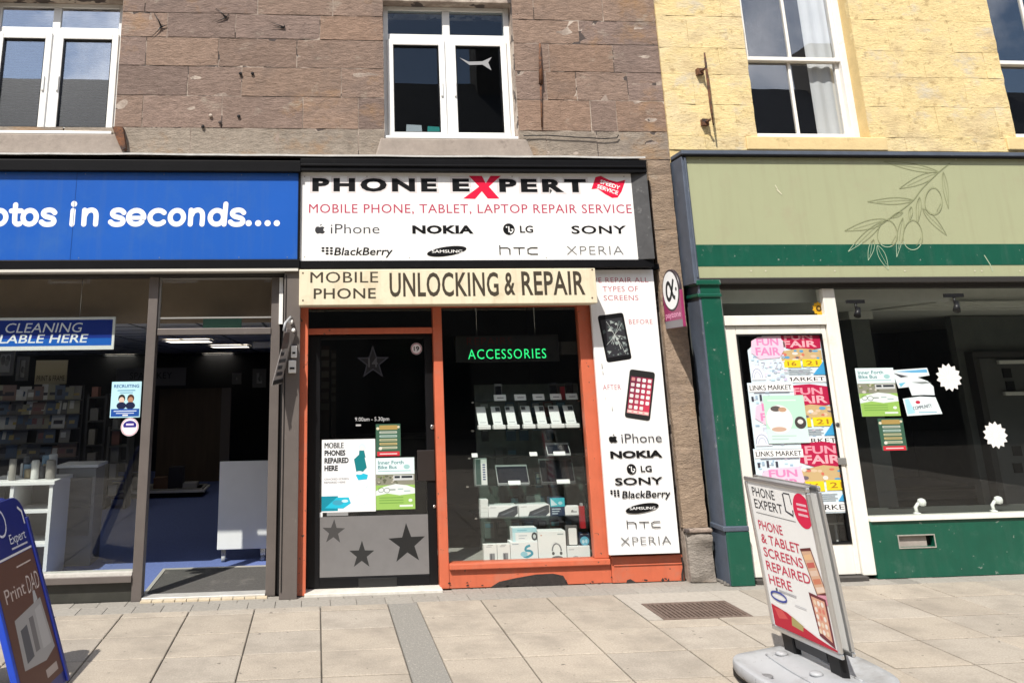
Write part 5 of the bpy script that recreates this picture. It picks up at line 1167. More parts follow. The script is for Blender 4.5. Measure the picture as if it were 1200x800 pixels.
q = PX4([(232, 529), (350, 545), (325, 772), (207, 754)]); k.poly(rquad(q, .025), (.018, .016, .018)); bl = inset(q, 0)
sc = []
for r in range(6):
    v0, v1 = .14+r*.115, .14+(r+1)*.115
    for j in range(4):
        f = (r*.5+j)/6; col = ((.12+.42*f), (.02+.02*f), (.05+.03*f)); k.poly([bl(.07+.215*j, v0), bl(.07+.215*(j+1), v0), bl(.07+.215*(j+1), v1), bl(.07+.215*j, v1)], tuple(round(c_, 2) for c_ in col))
k.poly([bl(.07, .83), bl(.93, .83), bl(.93, .90), bl(.07, .90)], (.62, .3, .3))
for r in range(6):
    for j in range(4):
        if r == 5 and j == 3: continue
        u, v = .07+.215*(j+.5), .14+.115*(r+.5); hs = .07; vv = .036; k.poly(rquad([bl(u-hs, v-vv), bl(u+hs, v-vv), bl(u+hs, v+vv), bl(u-hs, v+vv)], .006, 2), random.choice(((.7, .7, .7), (.68, .6, .6), (.6, .5, .5), (.72, .7, .68), (.5, .2, .2))))
for j in range(4): u = .07+.215*(j+.5); k.poly([bl(u-.07, .845), bl(u+.07, .845), bl(u+.07, .885), bl(u-.07, .885)], (.7, .55, .5))
def z6(x, y): return 680+x/3.478, 490+y/3.478
def T6(tx, xa_, yt, xb_, yb, c, **kw): a = z6(xa_, yt); b = z6(xb_, yb); k.T(tx, a[0], a[1], b[0], b[1], c, **kw)
def q6(xa_, yt, xb_, yb): a = z6(xa_, yt); b = z6(xb_, yb); return R4(a[0], a[1], b[0], b[1], YPS)
apple(k, *q6(115, 64, 150, 98), K); T6('iPhone', 166, 61, 330, 97, (.05, .05, .055), off=-.004)
T6('NOKIA', 121, 131, 333, 160, K, off=.045); e = q6(183, 184, 232, 228); lgmark(k, (e[0]+e[1])/2, (e[2]+e[3])/2, (e[3]-e[2])*.48, K, BG); T6('LG', 245, 192, 290, 217, K, off=.02)
T6('SONY', 140, 240, 336, 269, K, off=.02); bbmark(k, *q6(119, 291, 160, 318), K); T6('BlackBerry', 168, 293, 364, 322, K, off=.012, shear=.18)
samsung(k, *q6(182, 340, 320, 390), K, BG); htc(k, *q6(190, 412, 325, 446), (.03, .03, .03)); T6('XPERIA', 162, 481, 368, 513, (.14, .14, .14), off=-.014, space=1.1)
for u, v, r in ((705, 428, .02), (706, 436, .014), (709, 466, .008), (717, 478, .015)): k.ell(*P(u, v, YPS), r*.35, r, (.5, .5, .48), 8)
k.done('lettering', t)
bx(xa+.002, xb+.06, YPS-.001, .06, zt+.004, zt+.05, BLACK).link('top_rail', t)

# stone pilaster between the two frontages
pil = thing('stone_pilaster', 'narrow weathered brown stone pilaster between the white sign and the green shop', 'pilaster', (3.08, 0, 0))
PX0, PX1 = 2.975, 3.185; zpl = P(820, 622)[1]
mb = MB(); zz = zpl+.03; i = 0
while zz < ZC[0]-.02:
    h = min((.62, .5, .7)[i % 3], ZC[0]-.01-zz); tn = random.choice(tones); block(mb, PX0, PX1, zz, zz+h, STONE, (.30, .225, .165), rough=.008, gap=.0003, Y=-.02, edge=.004, cell=.04, jit=.1); zz += h; i += 1
mb.box(PX0+.01, PX1-.01, .02, .2, zpl, ZC[0]-.01, MORTAR); mb.link('shaft', pil)
mb = MB(); block(mb, PX0+.01, PX1+.01, .005, zpl, STONE, (.27, .24, .21), rough=.03, gap=.001, Y=-.06, edge=.015, cell=.035); mb.box(PX0+.01, PX1, -.0, .2, .0, zpl-.001, MORTAR); mb.link('base', pil)
mb = MB(); mb.box(PX0+.0, PX1+.012, -.072, .0, zpl, zpl+.028, MORTAR); mb.link('ledge', pil, bevel=.008)

# projecting round sign on the pilaster
xs_ = 3.0; zt, zb = 2.43, 1.98
ps = thing('projecting_sign', 'small pink and white sign with a black symbol projecting from the stone pilaster', 'projecting sign', (xs_, -.2, zb))
PURP = mat('magenta_sign', (.26, .025, .10), .4, var=.1, vscale=6)
y0, y1 = -.40, -.03; zc_ = zt-.14
s = MB(); s.box(xs_-.012, xs_+.012, y0, y1, zb, zt-.15, PURP); s.link('panel', ps, bevel=.004)
s = MB(); s.lathe((xs_, (y0+y1)/2, zc_), [(.165, -.014), (.175, -.012), (.175, .012), (.165, .014)], mat('dark_rim', (.03, .02, .025), .4), 32, 'x'); s.link('disc', ps)
k = Ink((xs_-.0145, (y0+y1)/2, zc_), (0, -1, 0), (0, 0, 1)); k.ell(0, 0, .158, .158, (.78, .78, .78), 32)
a_ = [(.075, .085), (.03, .0), (-.01, -.06), (-.055, -.075), (-.085, -.03), (-.075, .035), (-.035, .065), (.005, .03), (.045, -.05), (.085, -.07)]
k.stroke(spline(a_), .034, (.015, .015, .015)); k.ell(.115, .0, .017, .017, (.015, .015, .015), 10); k.done('symbol', ps)
k = Ink((xs_-.0125, y1, zb), (0, -1, 0), (0, 0, 1)); k.rect(0.005, .0, .365, .06, (.2, .19, .2)); k.text('payzone', .03, .085, .345, .135, (.68, .30, .45), off=.02); k.done('lettering', ps)
s = MB(); s.box(xs_-.01, xs_+.01, y1+.001, -.015, zb+.05, zb+.08, BLACK).box(xs_-.01, xs_+.01, y1+.001, -.015, zt-.25, zt-.22, BLACK); s.link('bracket', ps)

# ================================================================== GREEN SHOP
YGF = -.20
gx0 = P(803, 250, YGF)[0]; GX1 = 9.5
zt, zb = P(950, 183, YGF)[1], P(950, 325, YGF)[1]; s1, s0 = P(950, 286.5, YGF)[1], P(950, 311.5, YGF)[1]
gx0 = (P(802.5, 183, YGF)[0] + P(819, 323, YGF)[0])/2
gs = thing('olive_fascia_sign', 'pale olive shop sign with a green stripe and olive branch drawing over the green shop', 'shop sign', (6, YGF, zb))
bx(gx0, GX1, YGF, .05, zb, zt, OLIVE).link('panel', gs)
s = MB(); s.box(gx0, GX1, YGF-.003, YGF-.0005, s0, s1, GREEN); s.link('stripe', gs)
s = MB(); s.box(gx0-.05, GX1, YGF-.045, .05, zt, zt+.036, SLATEBLUE).box(gx0-.05, GX1, YGF-.045, .05, zt-.016, zt-.0005, BLACK).box(gx0-.03, GX1, YGF-.015, .05, zb-.05, zb-.001, HB); s.link('cornice', gs, bevel=.006)
s = MB(); s.box(gx0-.05, gx0-.001, YGF-.02, .05, zb-.05, zt-.017, SLATEBLUE).box(gx0-.025, gx0-.012, YGF-.032, YGF-.02, zb, zt-.03, SLATEBLUE); s.link('end_trim', gs, bevel=.006)
k = front(YGF-.003); LD, LL = (.235, .25, .14), (.36, .45, .32)
def zo(x, y): return P(980+x/6.157, 190+y/6.157, YGF-.003)
def oline(pts, wd_):
    q = [zo(*p) for p in pts]; seg = [q[0]]; cur = q[0][1] < s1
    for a_, b_ in zip(q, q[1:]):
        nb = b_[1] < s1
        if nb != cur:
            if len(seg) > 1: k.stroke(seg, wd_, LL if cur else LD)
            seg = [a_]; cur = nb
        seg.append(b_)
    if len(seg) > 1: k.stroke(seg, wd_, LL if cur else LD)
def leaf(x0, y0, x1, y1, w_):
    d = Vector((x1-x0, y1-y0)); n = Vector((-d.y, d.x)).normalized()
    for sg in (1, -1): oline([tuple(Vector((x0, y0))+d*t_+n*sg*w_*math.sin(math.pi*t_**.8)*.7) for t_ in [i/14 for i in range(15)]], .0045)
    oline([tuple(Vector((x0, y0))+d*(t_*.8)+n*3*math.sin(5*t_)) for t_ in [i/8 for i in range(9)]], .003)
oline(spline([(820, 8), (740, 72), (620, 190), (540, 290), (370, 415), (318, 428)]), .008)
for l in ((740, 70, 340, -5, 34), (735, 75, 455, 190, 44), (560, 275, 225, 285, 34), (370, 415, 60, 495, 44), (330, 430, 85, 645, 36), (270, 555, 230, 708, 28), (295, 600, 375, 775, 36), (480, 400, 435, 685, 32), (600, 250, 585, 440, 26), (540, 320, 530, 420, 20), (620, 330, 795, 525, 34), (770, 70, 808, 332, 26), (480, 360, 390, 400, 18)): leaf(*l)
for cx, cy, rx, ry in ((368, 515, 72, 98), (551, 525, 70, 108), (700, 280, 62, 97)):
    oline([(cx+rx*math.cos(a_*.2244)*(1-.12*math.sin(a_*.2244)), cy-ry*math.sin(a_*.2244)) for a_ in range(29)], .006)
    for i in range(5): oline([(cx+rx*(.35+.1*i), cy+ry*(.75-.12*i)), (cx+rx*(.5+.08*i), cy+ry*(.62-.12*i))], .003)
k.done('branch_drawing', gs)
k = front(YGF-.003)
for u in (880, 897, 978, 1060, 1142, 1150, 1195): k.ell(*P(u, 317.5, YGF), .008, .008, (.5, .48, .36), 8)
for u in (820, 960, 1120): k.ell(*P(u, 187, YGF), .008, .008, (.5, .48, .36), 8)
k.stroke([P(908, 217, YGF), P(911, 222, YGF), P(910, 222, YGF), P(916, 228, YGF)], .008, (.6, .58, .42)); k.stroke([P(1153, 299, YGF), P(1160, 310, YGF), P(1163, 318, YGF)], .008, (.35, .42, .3))
k.done('scratch', gs)

gf = thing('green_shopfront', 'bottle green shopfront with a white glazed door and one wide window', 'shopfront', (5.5, 0, 0))
ga = (P(820, 340, YGF)[0]+P(858, 670, YGF)[0])/2; gb = (P(844, 340, YGF)[0]+P(882, 670, YGF)[0])/2
zcap = zb-.051
s = MB(); s.box(ga, gb, YGF, .04, .005, zcap, GREEN); plf = s.link('pilaster', gf, bevel=.004)
s = MB(); s.box(ga-.018, ga-.0005, YGF+.004, .04, .005, zcap, SLATEBLUE); s.link('pilaster_return', gf)
for v, hh, pr in ((331, .022, .022), (346, .016, .014), (620, .02, .016)):
    z = P(833, v, YGF)[1]; s = MB(); s.box(ga-.018-pr, gb+.006, YGF-pr, .03, z-hh, z+hh, GREEN if v != 620 else SLATEBLUE); s.link('moulding', gf, bevel=.008)
zpb = P(833, 620, YGF)[1]
s = MB(); s.box(ga-.012, gb+.006, YGF-.01, .03, .004, zpb-.021, GREEN); s.link('plinth', gf, bevel=.004)
s = MB()   # crumbling foot of the pilaster return
for i in range(9): s.lathe((ga-.03+random.uniform(-.012, .01), YGF+.02+.022*i, .0), [(.012, 0), (.016, .008+.01*random.random()), (.004, .022)], mat('crumbled_stone', (.12, .11, .1), .95, var=.4, vscale=60), 7)
s.link('crumbled_foot', gf)
YW = -.12
ztr = P(908, 377, YW)[1]
dxa = gb+.004; dxm = P(981, 370, YW)[0]
dxa2 = (P(848, 378, YW)[0]+P(872, 660, YW)[0])/2
mux0 = (P(966, 335, YW)[0]+P(1004, 655, YW)[0])/2; mux1 = (P(979, 335, YW)[0]+P(1021, 655, YW)[0])/2
zhd = zb-.052
s = MB(); s.box(dxa, GX1, YW-.01, YW+.1, zhd-.035, zhd, HB); s.link('head', gf)
s = MB(); s.box(mux0, mux1, YW-.01, YW+.09, .03, zhd-.036, CREAMWHITE); s.link('mullion', gf, bevel=.006)
s = MB(); s.box(dxa, dxa2+.035, YW-.005, YW+.09, .03, zhd-.036, CREAMWHITE); s.link('door_post', gf, bevel=.005)
zA, zB = P(908, 381, YW)[1], P(908, 369.5, YW)[1]
s = MB(); s.box(dxa2+.0355, mux0-.0005, YW-.012, YW+.09, zA, zB, CREAMWHITE); s.link('transom', gf, bevel=.005)
bx(dxa2+.036, mux0-.001, YW+.04, YW+.046, zB, zhd-.036, SHOPGLASS).link('transom_pane', gf)
bx(dxa2+.03, mux0+.01, YW-.06, YW+.12, -.004, .03, mat('dark_threshold', (.05, .045, .04), .8, var=.3, vscale=20)).link('threshold', gf)
# door leaf
YDG = YW+.012; da, db = dxa2+.039, mux0-.004; dz0, dz1 = .036, zA-.006
ga_, gb_ = P(878, 520, YDG)[0], P(981, 515, YDG)[0]; gz0, gz1 = P(950, 638, YDG)[1], P(915, 391.5, YDG)[1]
s = MB(); s.box(da, ga_, YDG, YDG+.05, dz0, dz1, CREAMWHITE).box(gb_, db, YDG, YDG+.05, dz0, dz1, CREAMWHITE).box(ga_, gb_, YDG, YDG+.05, dz0, gz0, CREAMWHITE).box(ga_, gb_, YDG, YDG+.05, gz1, dz1, CREAMWHITE)
gd = s.link('door', gf, bevel=.006)
s = MB(); e = .012; s.box(ga_, ga_+e, YDG-.006, YDG+.03, gz0, gz1, BLKPLASTIC).box(gb_-e, gb_, YDG-.006, YDG+.03, gz0, gz1, BLKPLASTIC).box(ga_+e, gb_-e, YDG-.006, YDG+.03, gz0, gz0+e, BLKPLASTIC).box(ga_+e, gb_-e, YDG-.006, YDG+.03, gz1-e, gz1, BLKPLASTIC); s.link('gasket', gd)
bx(ga_+e, gb_-e, YDG+.02, YDG+.026, gz0+e, gz1-e, SHOPGLASS).link('pane', gd)
s = MB(); lx = (gb_+db)/2; lz = P(987, 497, YDG)[1]; s.lathe((lx, YDG, lz), [(.016, 0), (.018, -.006), (.01, -.012)], mat('dark_lock', (.1, .1, .1), .4, .6), 14, 'y'); s.link('lock', gd)
a, b, c_, d = R4(983, 536, 995, 544, YDG); bx(lx-.045, lx+.04, YDG-.014, YDG-.0005, c_, d, mat('grey_handle', (.28, .28, .27), .4, .5)).link('handle', gd, bevel=.003)
# big window
zs0, zs1 = P(1110, 607.5, YW)[1], P(1110, 603, YW)[1]
s = MB(); s.box(mux1+.0005, GX1, YW-.04, YW+.09, zs0, zs1, CREAMWHITE); s.link('sill', gf, bevel=.003)
bx(mux1+.001, GX1, YW+.03, YW+.036, zs1, zhd-.036, SHOPGLASS).link('window_pane', gf)
VX0, VX1, VZ0, VZ1 = R4(1051.5, 626.5, 1093, 640, YW)
s = MB(); s.box(mux1+.0005, VX0, YW-.02, YW+.09, .005, zs0-.0005, GREEN).box(VX1, GX1, YW-.02, YW+.09, .005, zs0-.0005, GREEN).box(VX0, VX1, YW-.02, YW+.09, .005, VZ0, GREEN).box(VX0, VX1, YW-.02, YW+.09, VZ1, zs0-.0005, GREEN); s.link('stall_riser', gf)
s = MB(); e = .008; mt = mat('vent_metal', (.42, .4, .36), .5, .4, var=.2, vscale=20); s.box(VX0-e, VX1+e, YW-.026, YW-.0205, VZ0-e, VZ0, mt).box(VX0-e, VX1+e, YW-.026, YW-.0205, VZ1, VZ1+e, mt).box(VX0-e, VX0, YW-.026, YW-.0205, VZ0, VZ1, mt).box(VX1, VX1+e, YW-.026, YW-.0205, VZ0, VZ1, mt)
s.box(VX0, VX1-.05, YW+.005, YW+.02, VZ0, VZ1, mat('vent_flap', (.33, .29, .26), .6, var=.2, vscale=9)).box(VX1-.05, VX1, YW+.03, YW+.05, VZ0, VZ1, BLKPLASTIC); s.link('letter_vent', gf)
wx = P(1189, 480, YW)[0]; wz = P(1190, 340, YW)[1]
# inside
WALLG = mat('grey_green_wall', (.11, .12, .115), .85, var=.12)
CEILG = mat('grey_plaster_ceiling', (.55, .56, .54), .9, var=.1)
RX0, RX1, RYB = 3.33, 9.4, 5.0
struct('shop_floor', MB().box(RX0, RX1, .0, RYB, -.01, .004, mat('grey_floor', (.28, .26, .23), .6)), org=(0, 0, 0))
ZR = 2.2; RYB = 6.2
tx0 = P(1048, 367, .85)[0]; ty1 = .85; ty0 = .06
c = MB(); c.box(RX0, RX1, ty1, RYB, ZR, ZR+.3, CEILG).box(RX0, tx0, ty0, ty1, ZR, ZR+.3, CEILG).box(tx0, RX1, ty0, ty1, ZR+.2, ZR+.3, CEILG)
struct('shop_ceiling', c, org=(0, 0, 0))
c = MB(); c.box(tx0+.001, tx0+.05, ty0, ty1-.05, ZR+.03, ZR+.06, CEILG).box(tx0+.001, RX1, ty1-.05, ty1-.001, ZR+.03, ZR+.06, CEILG).box(tx0+.12, tx0+.15, ty0, ty1-.15, ZR+.185, ZR+.199, CEILG).box(tx0+.12, RX1, ty1-.18, ty1-.15, ZR+.185, ZR+.199, CEILG)
c.box(tx0-.14, tx0-.1, ty0, ty1+.14, ZR-.012, ZR-.001, CEILG).box(tx0-.1, RX1, ty1+.1, ty1+.14, ZR-.012, ZR-.001, CEILG)
struct('ceiling_moulding', c, org=(0, 0, 0))
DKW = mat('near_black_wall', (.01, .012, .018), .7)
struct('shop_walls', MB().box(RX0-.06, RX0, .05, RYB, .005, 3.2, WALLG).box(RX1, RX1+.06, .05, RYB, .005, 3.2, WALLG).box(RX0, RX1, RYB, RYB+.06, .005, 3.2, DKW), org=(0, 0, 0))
x0, x1, z0, z1 = R4(1012, 345, 1034, 600, 1.2)
t = thing('interior_pillar', 'grey green square pillar behind the green shop window', 'pillar', ((x0+x1)/2, 1.3, 0)); bx(x0, x1, 1.2, 1.5, .005, ZR-.08, WALLG).link('shaft', t); bx(x0-.03, x1+.03, 1.17, 1.53, ZR-.08, ZR-.002, CEILG).link('capital', t)
x0 = P(1150, 480, 1.9)[0]; zt_ = P(1175, 412, 1.9)[1]
t = thing('interior_door', 'grey panelled door with white rails at the right inside the green shop', 'door', (x0+.5, 1.9, 0)); dg = mat('dim_grey_door', (.10, .105, .105), .6)
bx(x0+.08, x0+1.2, 1.92, 1.97, .005, zt_-.07, dg).link('leaf', t); s = MB(); s.box(x0, x0+.07, 1.88, 2.0, .005, zt_, ink((.06, .062, .06))).box(x0+.07, x0+1.3, 1.88, 2.0, zt_-.062, zt_, ink((.06, .062, .06))); s.link('frame', t)
bx(x0-.08, x0+1.4, 2.005, 2.1, .005, ZR-.01, WALLG).link('partition', t)
for v in (424, 461): z = P(1185, v, 1.86)[1]; bx(P(1171+(v-424)*.2, v, 1.86)[0], x0+1.1, 1.86, 1.9, z-.02, z+.02, WHITE).link('rail', t, bevel=.005)
for u, v in ((1180, 437), (1184, 452), (1192, 528), (1193, 548)):
    xx, z = P(u, v, 1.915); bx(xx-.05, xx+.05, 1.91, 1.919, z-.05, z+.05, BLKPLASTIC).link('panel', t)
x0, x1, z0, z1 = R4(1036, 588, 1260, 700, 2.9); t = thing('dark_counter', 'long dark counter inside the green shop', 'counter', ((x0+x1)/2, 3, 0)); zt_ = P(1100, 597-16, 2.9)[1]
bx(x0, x1, 2.9, 3.3, .005, zt_-.03, ink((.03, .035, .033))).link('front_panel', t); bx(x0-.03, x1+.03, 2.87, 3.33, zt_-.03, zt_, ink((.09, .095, .09))).link('top', t)
for i, u in enumerate((1005, 1007, 1121)):
    p = G(u, (372, 368, 366)[i], ZR-.15); px_, py_ = (p.x, p.y) if p.y < 4.5 else (p.x, 4.5)
    if i == 1: continue
    t = thing('track_spotlight', ('dark ceiling spotlight nearest the white door inside the green shop', '', 'dark ceiling spotlight over the middle of the green shop window')[i], 'spotlight', (px_, py_, ZR-.2), 'ceiling spotlights in the green shop')
    bx(px_-.08, px_+.08, py_-.012, py_+.012, ZR-.03, ZR-.001, BLKPLASTIC).link('track', t); s = MB(); s.tube([(px_, py_, ZR-.03), (px_, py_, ZR-.09)], .01, BLKPLASTIC, 8); s.link('stem', t)
    s = MB(); s.tube([(px_+.02, py_, ZR-.07), (px_-.02, py_-.03, ZR-.14)], [.018, .028], BLKPLASTIC, 12); s.link('lamp_head', t)
# swan-neck lamps on the sill
for i, (u, v) in enumerate(((1073, 602), (1163, 600))):
    x, z = P(u, v, -.0); z = zs1+.001; x0_ = x; t = thing('sill_lamp', ('left', 'right')[i]+' white swan neck lamp on the green shop window sill', 'lamp', (x, .0, zs1), 'small white lamps on the sill'); yy = -.02
    s = MB(); s.tube([(x, yy, z), (x-.005, yy, z+.05), (x+.02, yy, z+.075), (x+.045, yy-.01, z+.08)], .014, WHITE, 10); s.link('neck', t)
    s = MB(); s.lathe((x+.05, yy-.01, z+.088), [(.01, -.03), (.028, -.024), (.034, 0), (.028, .022), (.01, .03)], WHITE, 14); s.link('globe', t)
    s = MB(); s.lathe((x, yy, z), [(.03, 0), (.03, .006), (.015, .01)], WHITE, 14); s.link('base', t)
wb2 = thing('window_bed', 'grey inner sill board along the green shop window', 'sill board', (6.5, .1, 0)); bx(mux1+.01, RX1, YW+.09, .35, zs1-.03, zs1-.001, ink((.06, .065, .06))).link('deck', wb2); bx(mux1+.01, RX1, .33, .35, .005, zs1-.03, DKW).link('back_panel', wb2)
# window stickers
YQG = YW+.028
bike_poster(1006, 431, 1051, 487.5, YQG, 'green landscape bus poster on the green shop window')
menu_poster(1031, 490, 1060.5, 527.5, YQG, 'small dark green and red poster on the green shop window')
x0, x1, z0, z1 = R4(1049, 431, 1096, 487, YQG)
t = thing('torn_poster', 'torn pale blue community poster beside the bus poster on the green shop window', 'poster', ((x0+x1)/2, YQG, z0)); a, b = x1-x0, z1-z0
k = Ink((x0, YQG, z0)); k.poly([(.0, b*.96), (.9*a, b), (.93*a, .84*b), (.62*a, .80*b), (.86*a, .72*b), (.98*a, .6*b), (.97*a, .42*b), (.7*a, .43*b), (.4*a, .42*b), (.36*a, .60*b), (.1*a, .58*b)], (.62, .68, .70)); k.poly([(.06*a, .93*b), (.88*a, .97*b), (.89*a, .9*b), (.5*a, .90*b)], (.12, .36, .58)); k.poly([(.03*a, .9*b), (.4*a, .82*b), (.2*a, .8*b)], (.05, .05, .06)); k.poly([(.12*a, .68*b), (.3*a, .70*b), (.16*a, .60*b)], (.15, .45, .6)); k.poly([(.45*a, .7*b), (.8*a, .71*b), (.95*a, .68*b), (.7*a, .66*b)], (.2, .22, .22))
k.poly([(.16*a, .36*b), (.6*a, .40*b), (.98*a, .38*b), (1.08*a, .03*b), (.2*a, 0)], (.66, .74, .76)); k.poly([(.2*a, .34*b), (.3*a, .36*b), (.42*a, .06*b), (.22*a, .03*b)], (.35, .6, .72)); k.ell(.52*a, .28*b, .06*a, .035*b, (.45, .03, .06)); k.text('COMMUNITY', .38*a, .12*b, .86*a, .19*b, (.02, .03, .05), off=.03, rot=.12); k.rect(.5*a, .06*b, .95*a, .08*b, (.2, .4, .5)); k.done('print', t)
def flower(u, v, r, lab, n=13, petal=(.74, .73, .70), mid=None, Y=YQG, rr=1.0):
    x, z = P(u, v, Y); k = Ink((x, Y, z)); k.poly([(r*(1 if i % 2 else .78)*math.cos(math.pi*i/n+.2)*rr, r*(1 if i % 2 else .78)*math.sin(math.pi*i/n+.2)) for i in range(2*n)], petal)
    for i in range(n): k.stroke([(.2*r*math.cos(2*math.pi*i/n), .2*r*math.sin(2*math.pi*i/n)), (.75*r*math.cos(2*math.pi*i/n), .75*r*math.sin(2*math.pi*i/n))], .003, (.58, .57, .54) if not mid else (.4, .22, .01))
    if mid: k.ell(0, 0, r*.42, r*.42, mid, 14); k.ell(0, 0, r*.2, r*.2, (.35, .22, .05), 12)
    solo('flower_sticker', k.mb, lab, 'sticker', 'flower stickers on the green shop')
flower(1112, 442, .118, 'upper white flower sticker on the green shop window'); flower(1166.5, 509.5, .112, 'lower white flower sticker on the green shop window')
flower(959.5, 361.5, .062, 'small yellow sunflower sticker in the pane over the white door', 11, (.58, .32, .02), (.05, .03, .01), YW+.038)
# fair posters on the white door (each one its own sheet, overlapping like shingles)
def fair(u0, v0, u1, v1, lift, lab, kind, top=True):
    Y = YDG+.019-lift; x0, x1, z0, z1 = R4(u0, v0, u1, v1, Y); t = thing('fair_poster', lab, 'poster', ((x0+x1)/2, Y, z0), 'market fair posters on the white door'); a, b = x1-x0, z1-z0
    s = MB()
    if kind == 'cut': s.prism([(x0, Y-.001, z0), (x1, Y-.001, z0), (x1, Y-.001, z0+.62*b), (x0+.75*a, Y-.001, z0+.73*b), (x0+.45*a, Y-.001, z0+.73*b), (x0, Y-.001, z0+.5*b)], (0, .001, 0), ink((.60, .70, .76), .5))
    else: s.box(x0, x1, Y-.001, Y, z0, z1, ink((.60, .70, .76), .5))
    s.link('sheet', t); k = Ink((x0, Y-.001, z0))
    for i in range(64): u_, v_ = random.uniform(.04, .9), random.uniform(.03, .5 if kind == 'cut' else .9); k.rect(u_*a, v_*b, (u_+random.uniform(.03, .1))*a, (v_+random.uniform(.01, .03))*b, random.choice(((.70, .74, .78), (.45, .62, .74), (.55, .5, .66), (.7, .6, .7), (.3, .42, .55))))
    if kind != 'red':
        if kind == 'pink':
            k.rect(.01*a, .86*b, .99*a, .985*b, (.74, .74, .74)); k.text('LINKS MARKET', .04*a, .885*b, .96*a, .96*b, (.015, .015, .02), off=.025); k.rect(.12*a, .84*b, .9*a, .85*b, (.2, .2, .25))
            for i in range(5): k.rect((.05+.09*i)*a, (.72+.03*(i % 2))*b, (.10+.09*i)*a, (.79+.015*(i % 3))*b, ((.05, .05, .07), (.3, .4, .5))[i % 2])
        k.poly([(.12*a, .64*b), (.3*a, .7*b), (.9*a, .72*b), (.95*a, .5*b), (.8*a, .38*b), (.3*a, .36*b), (.08*a, .46*b)], (.72, .50, .62)); k.text('FUN', .25*a, .57*b, .82*a, .68*b, (.70, .22, .42), off=.03); k.text('FAIR', .2*a, .42*b, .84*a, .54*b, (.70, .22, .42), off=.03)
        k.text('17 - 22', .22*a, .22*b, .86*a, .32*b, (.5, .5, .58), off=-.005); k.poly([(.02*a, .05*b), (.02*a, .25*b), (.2*a, .28*b), (.34*a, .2*b), (.38*a, .05*b)], (.66, .68, .74)); k.stroke(arc2(.17*a, .08*b, .13*a, .14*b), .012*a, (.2, .25, .4)); k.stroke(arc2(.17*a, .08*b, .08*a, .09*b), .01*a, (.3, .35, .5))
        for i in range(4): k.ell(random.uniform(.5, .95)*a, random.uniform(.06, .18)*b, .05*a, .02*b, (.45, .5, .6), 8)
    else:
        k.rect(0, .02*b, a, .14*b, (.74, .74, .74)); k.text('MARKET', .06*a, .045*b, .95*a, .115*b, (.015, .015, .02), off=.03)
        k.poly([(.02*a, .70*b), (.1*a, .97*b), (.55*a, .99*b), (.98*a, .94*b), (.96*a, .66*b), (.5*a, .60*b)], (.40, .015, .06)); k.text('FUN', .16*a, .82*b, .8*a, .93*b, (.70, .28, .34), off=.03); k.text('FAIR', .12*a, .68*b, .88*a, .80*b, (.72, .36, .4), off=.03)
        k.poly([(.04*a, .6*b), (.5*a, .66*b), (.96*a, .62*b), (.96*a, .45*b), (.04*a, .42*b)], (.50, .36, .18))
        for i in range(14): k.ell(random.uniform(.06, .95)*a, random.uniform(.44, .62)*b, random.uniform(.03, .08)*a, random.uniform(.015, .03)*b, random.choice(((.6, .45, .3), (.15, .12, .14), (.65, .6, .55), (.1, .3, .5), (.55, .15, .1))), 9)
        k.rect(.08*a, .30*b, .46*a, .44*b, (.72, .55, .02)); k.rect(.5*a, .31*b, .94*a, .45*b, (.72, .55, .02)); k.text('16', .16*a, .33*b, .36*a, .41*b, (.35, .18, .02), off=.02); k.text('21', .58*a, .34*b, .84*a, .42*b, (.35, .18, .02), off=.02); k.poly([(.7*a, .16*b), (.98*a, .16*b), (.98*a, .42*b), (.86*a, .3*b)], (.05, .3, .55))
        for i in range(4): k.rect(.06*a, (.17+.028*i)*b, (.65+.05*(i % 2))*a, (.182+.028*i)*b, (.35, .38, .4))
    k.done('print', t)
fair(913, 387, 965, 449, .0, 'red and yellow market poster at the top right of the white door', 'red')
fair(876, 372, 921, 449, .004, 'pink lettered market poster with a cut corner at the top left of the white door', 'cut')
fair(924, 449, 978, 522, .002, 'red and yellow market poster at the middle right of the white door', 'red')
fair(880, 448, 934, 526, .009, 'pink lettered market poster at the middle left of the white door', 'pink')
fair(938, 516, 995, 601, .004, 'red and yellow market poster at the lower right of the white door', 'red')
fair(887, 525, 946, 604, .006, 'pink lettered market poster at the lower left of the white door', 'pink')
Y = YDG+.019-.016; x0, x1, z0, z1 = R4(897, 463, 945, 519, Y); t = thing('mint_flyer', 'mint green flyer with an oval photo over the market posters on the white door', 'poster', ((x0+x1)/2, Y, z0)); a, b = x1-x0, z1-z0
s = MB(); s.prism([(x0, Y-.004, z0), (x1, Y-.004, z0), (x1, Y, z1), (x0, Y, z1)], (0, .0012, 0), ink((.42, .64, .52))); s.link('sheet', t)
k = Ink((x0, Y-.004, z0), (1, 0, 0), (0, .004, z1-z0)); k.text('Quiet Hour', .1*a, .88*b, .8*a, .94*b, (.62, .72, .66)) if False else k.rect(.1*a, .88*b, .8*a, .91*b, (.6, .72, .66)); k.rect(0, 0, a, .3*b, (.55, .69, .66)); k.ell(.34*a, .5*b, .32*a, .3*b, (.72, .71, .69)); k.ell(.28*a, .72*b, .13*a, .06*b, (.1, .09, .08)); k.ell(.44*a, .70*b, .1*a, .05*b, (.45, .28, .18)); k.ell(.3*a, .29*b, .18*a, .05*b, (.5, .34, .26)); k.ell(.84*a, .42*b, .14*a, .13*b, (.06, .05, .05)); k.ell(.84*a, .44*b, .07*a, .05*b, (.6, .6, .58)); k.rect(.1*a, .14*b, .7*a, .16*b, (.4, .55, .5)); k.rect(.1*a, .08*b, .5*a, .1*b, (.4, .55, .5)); k.done('print', t)
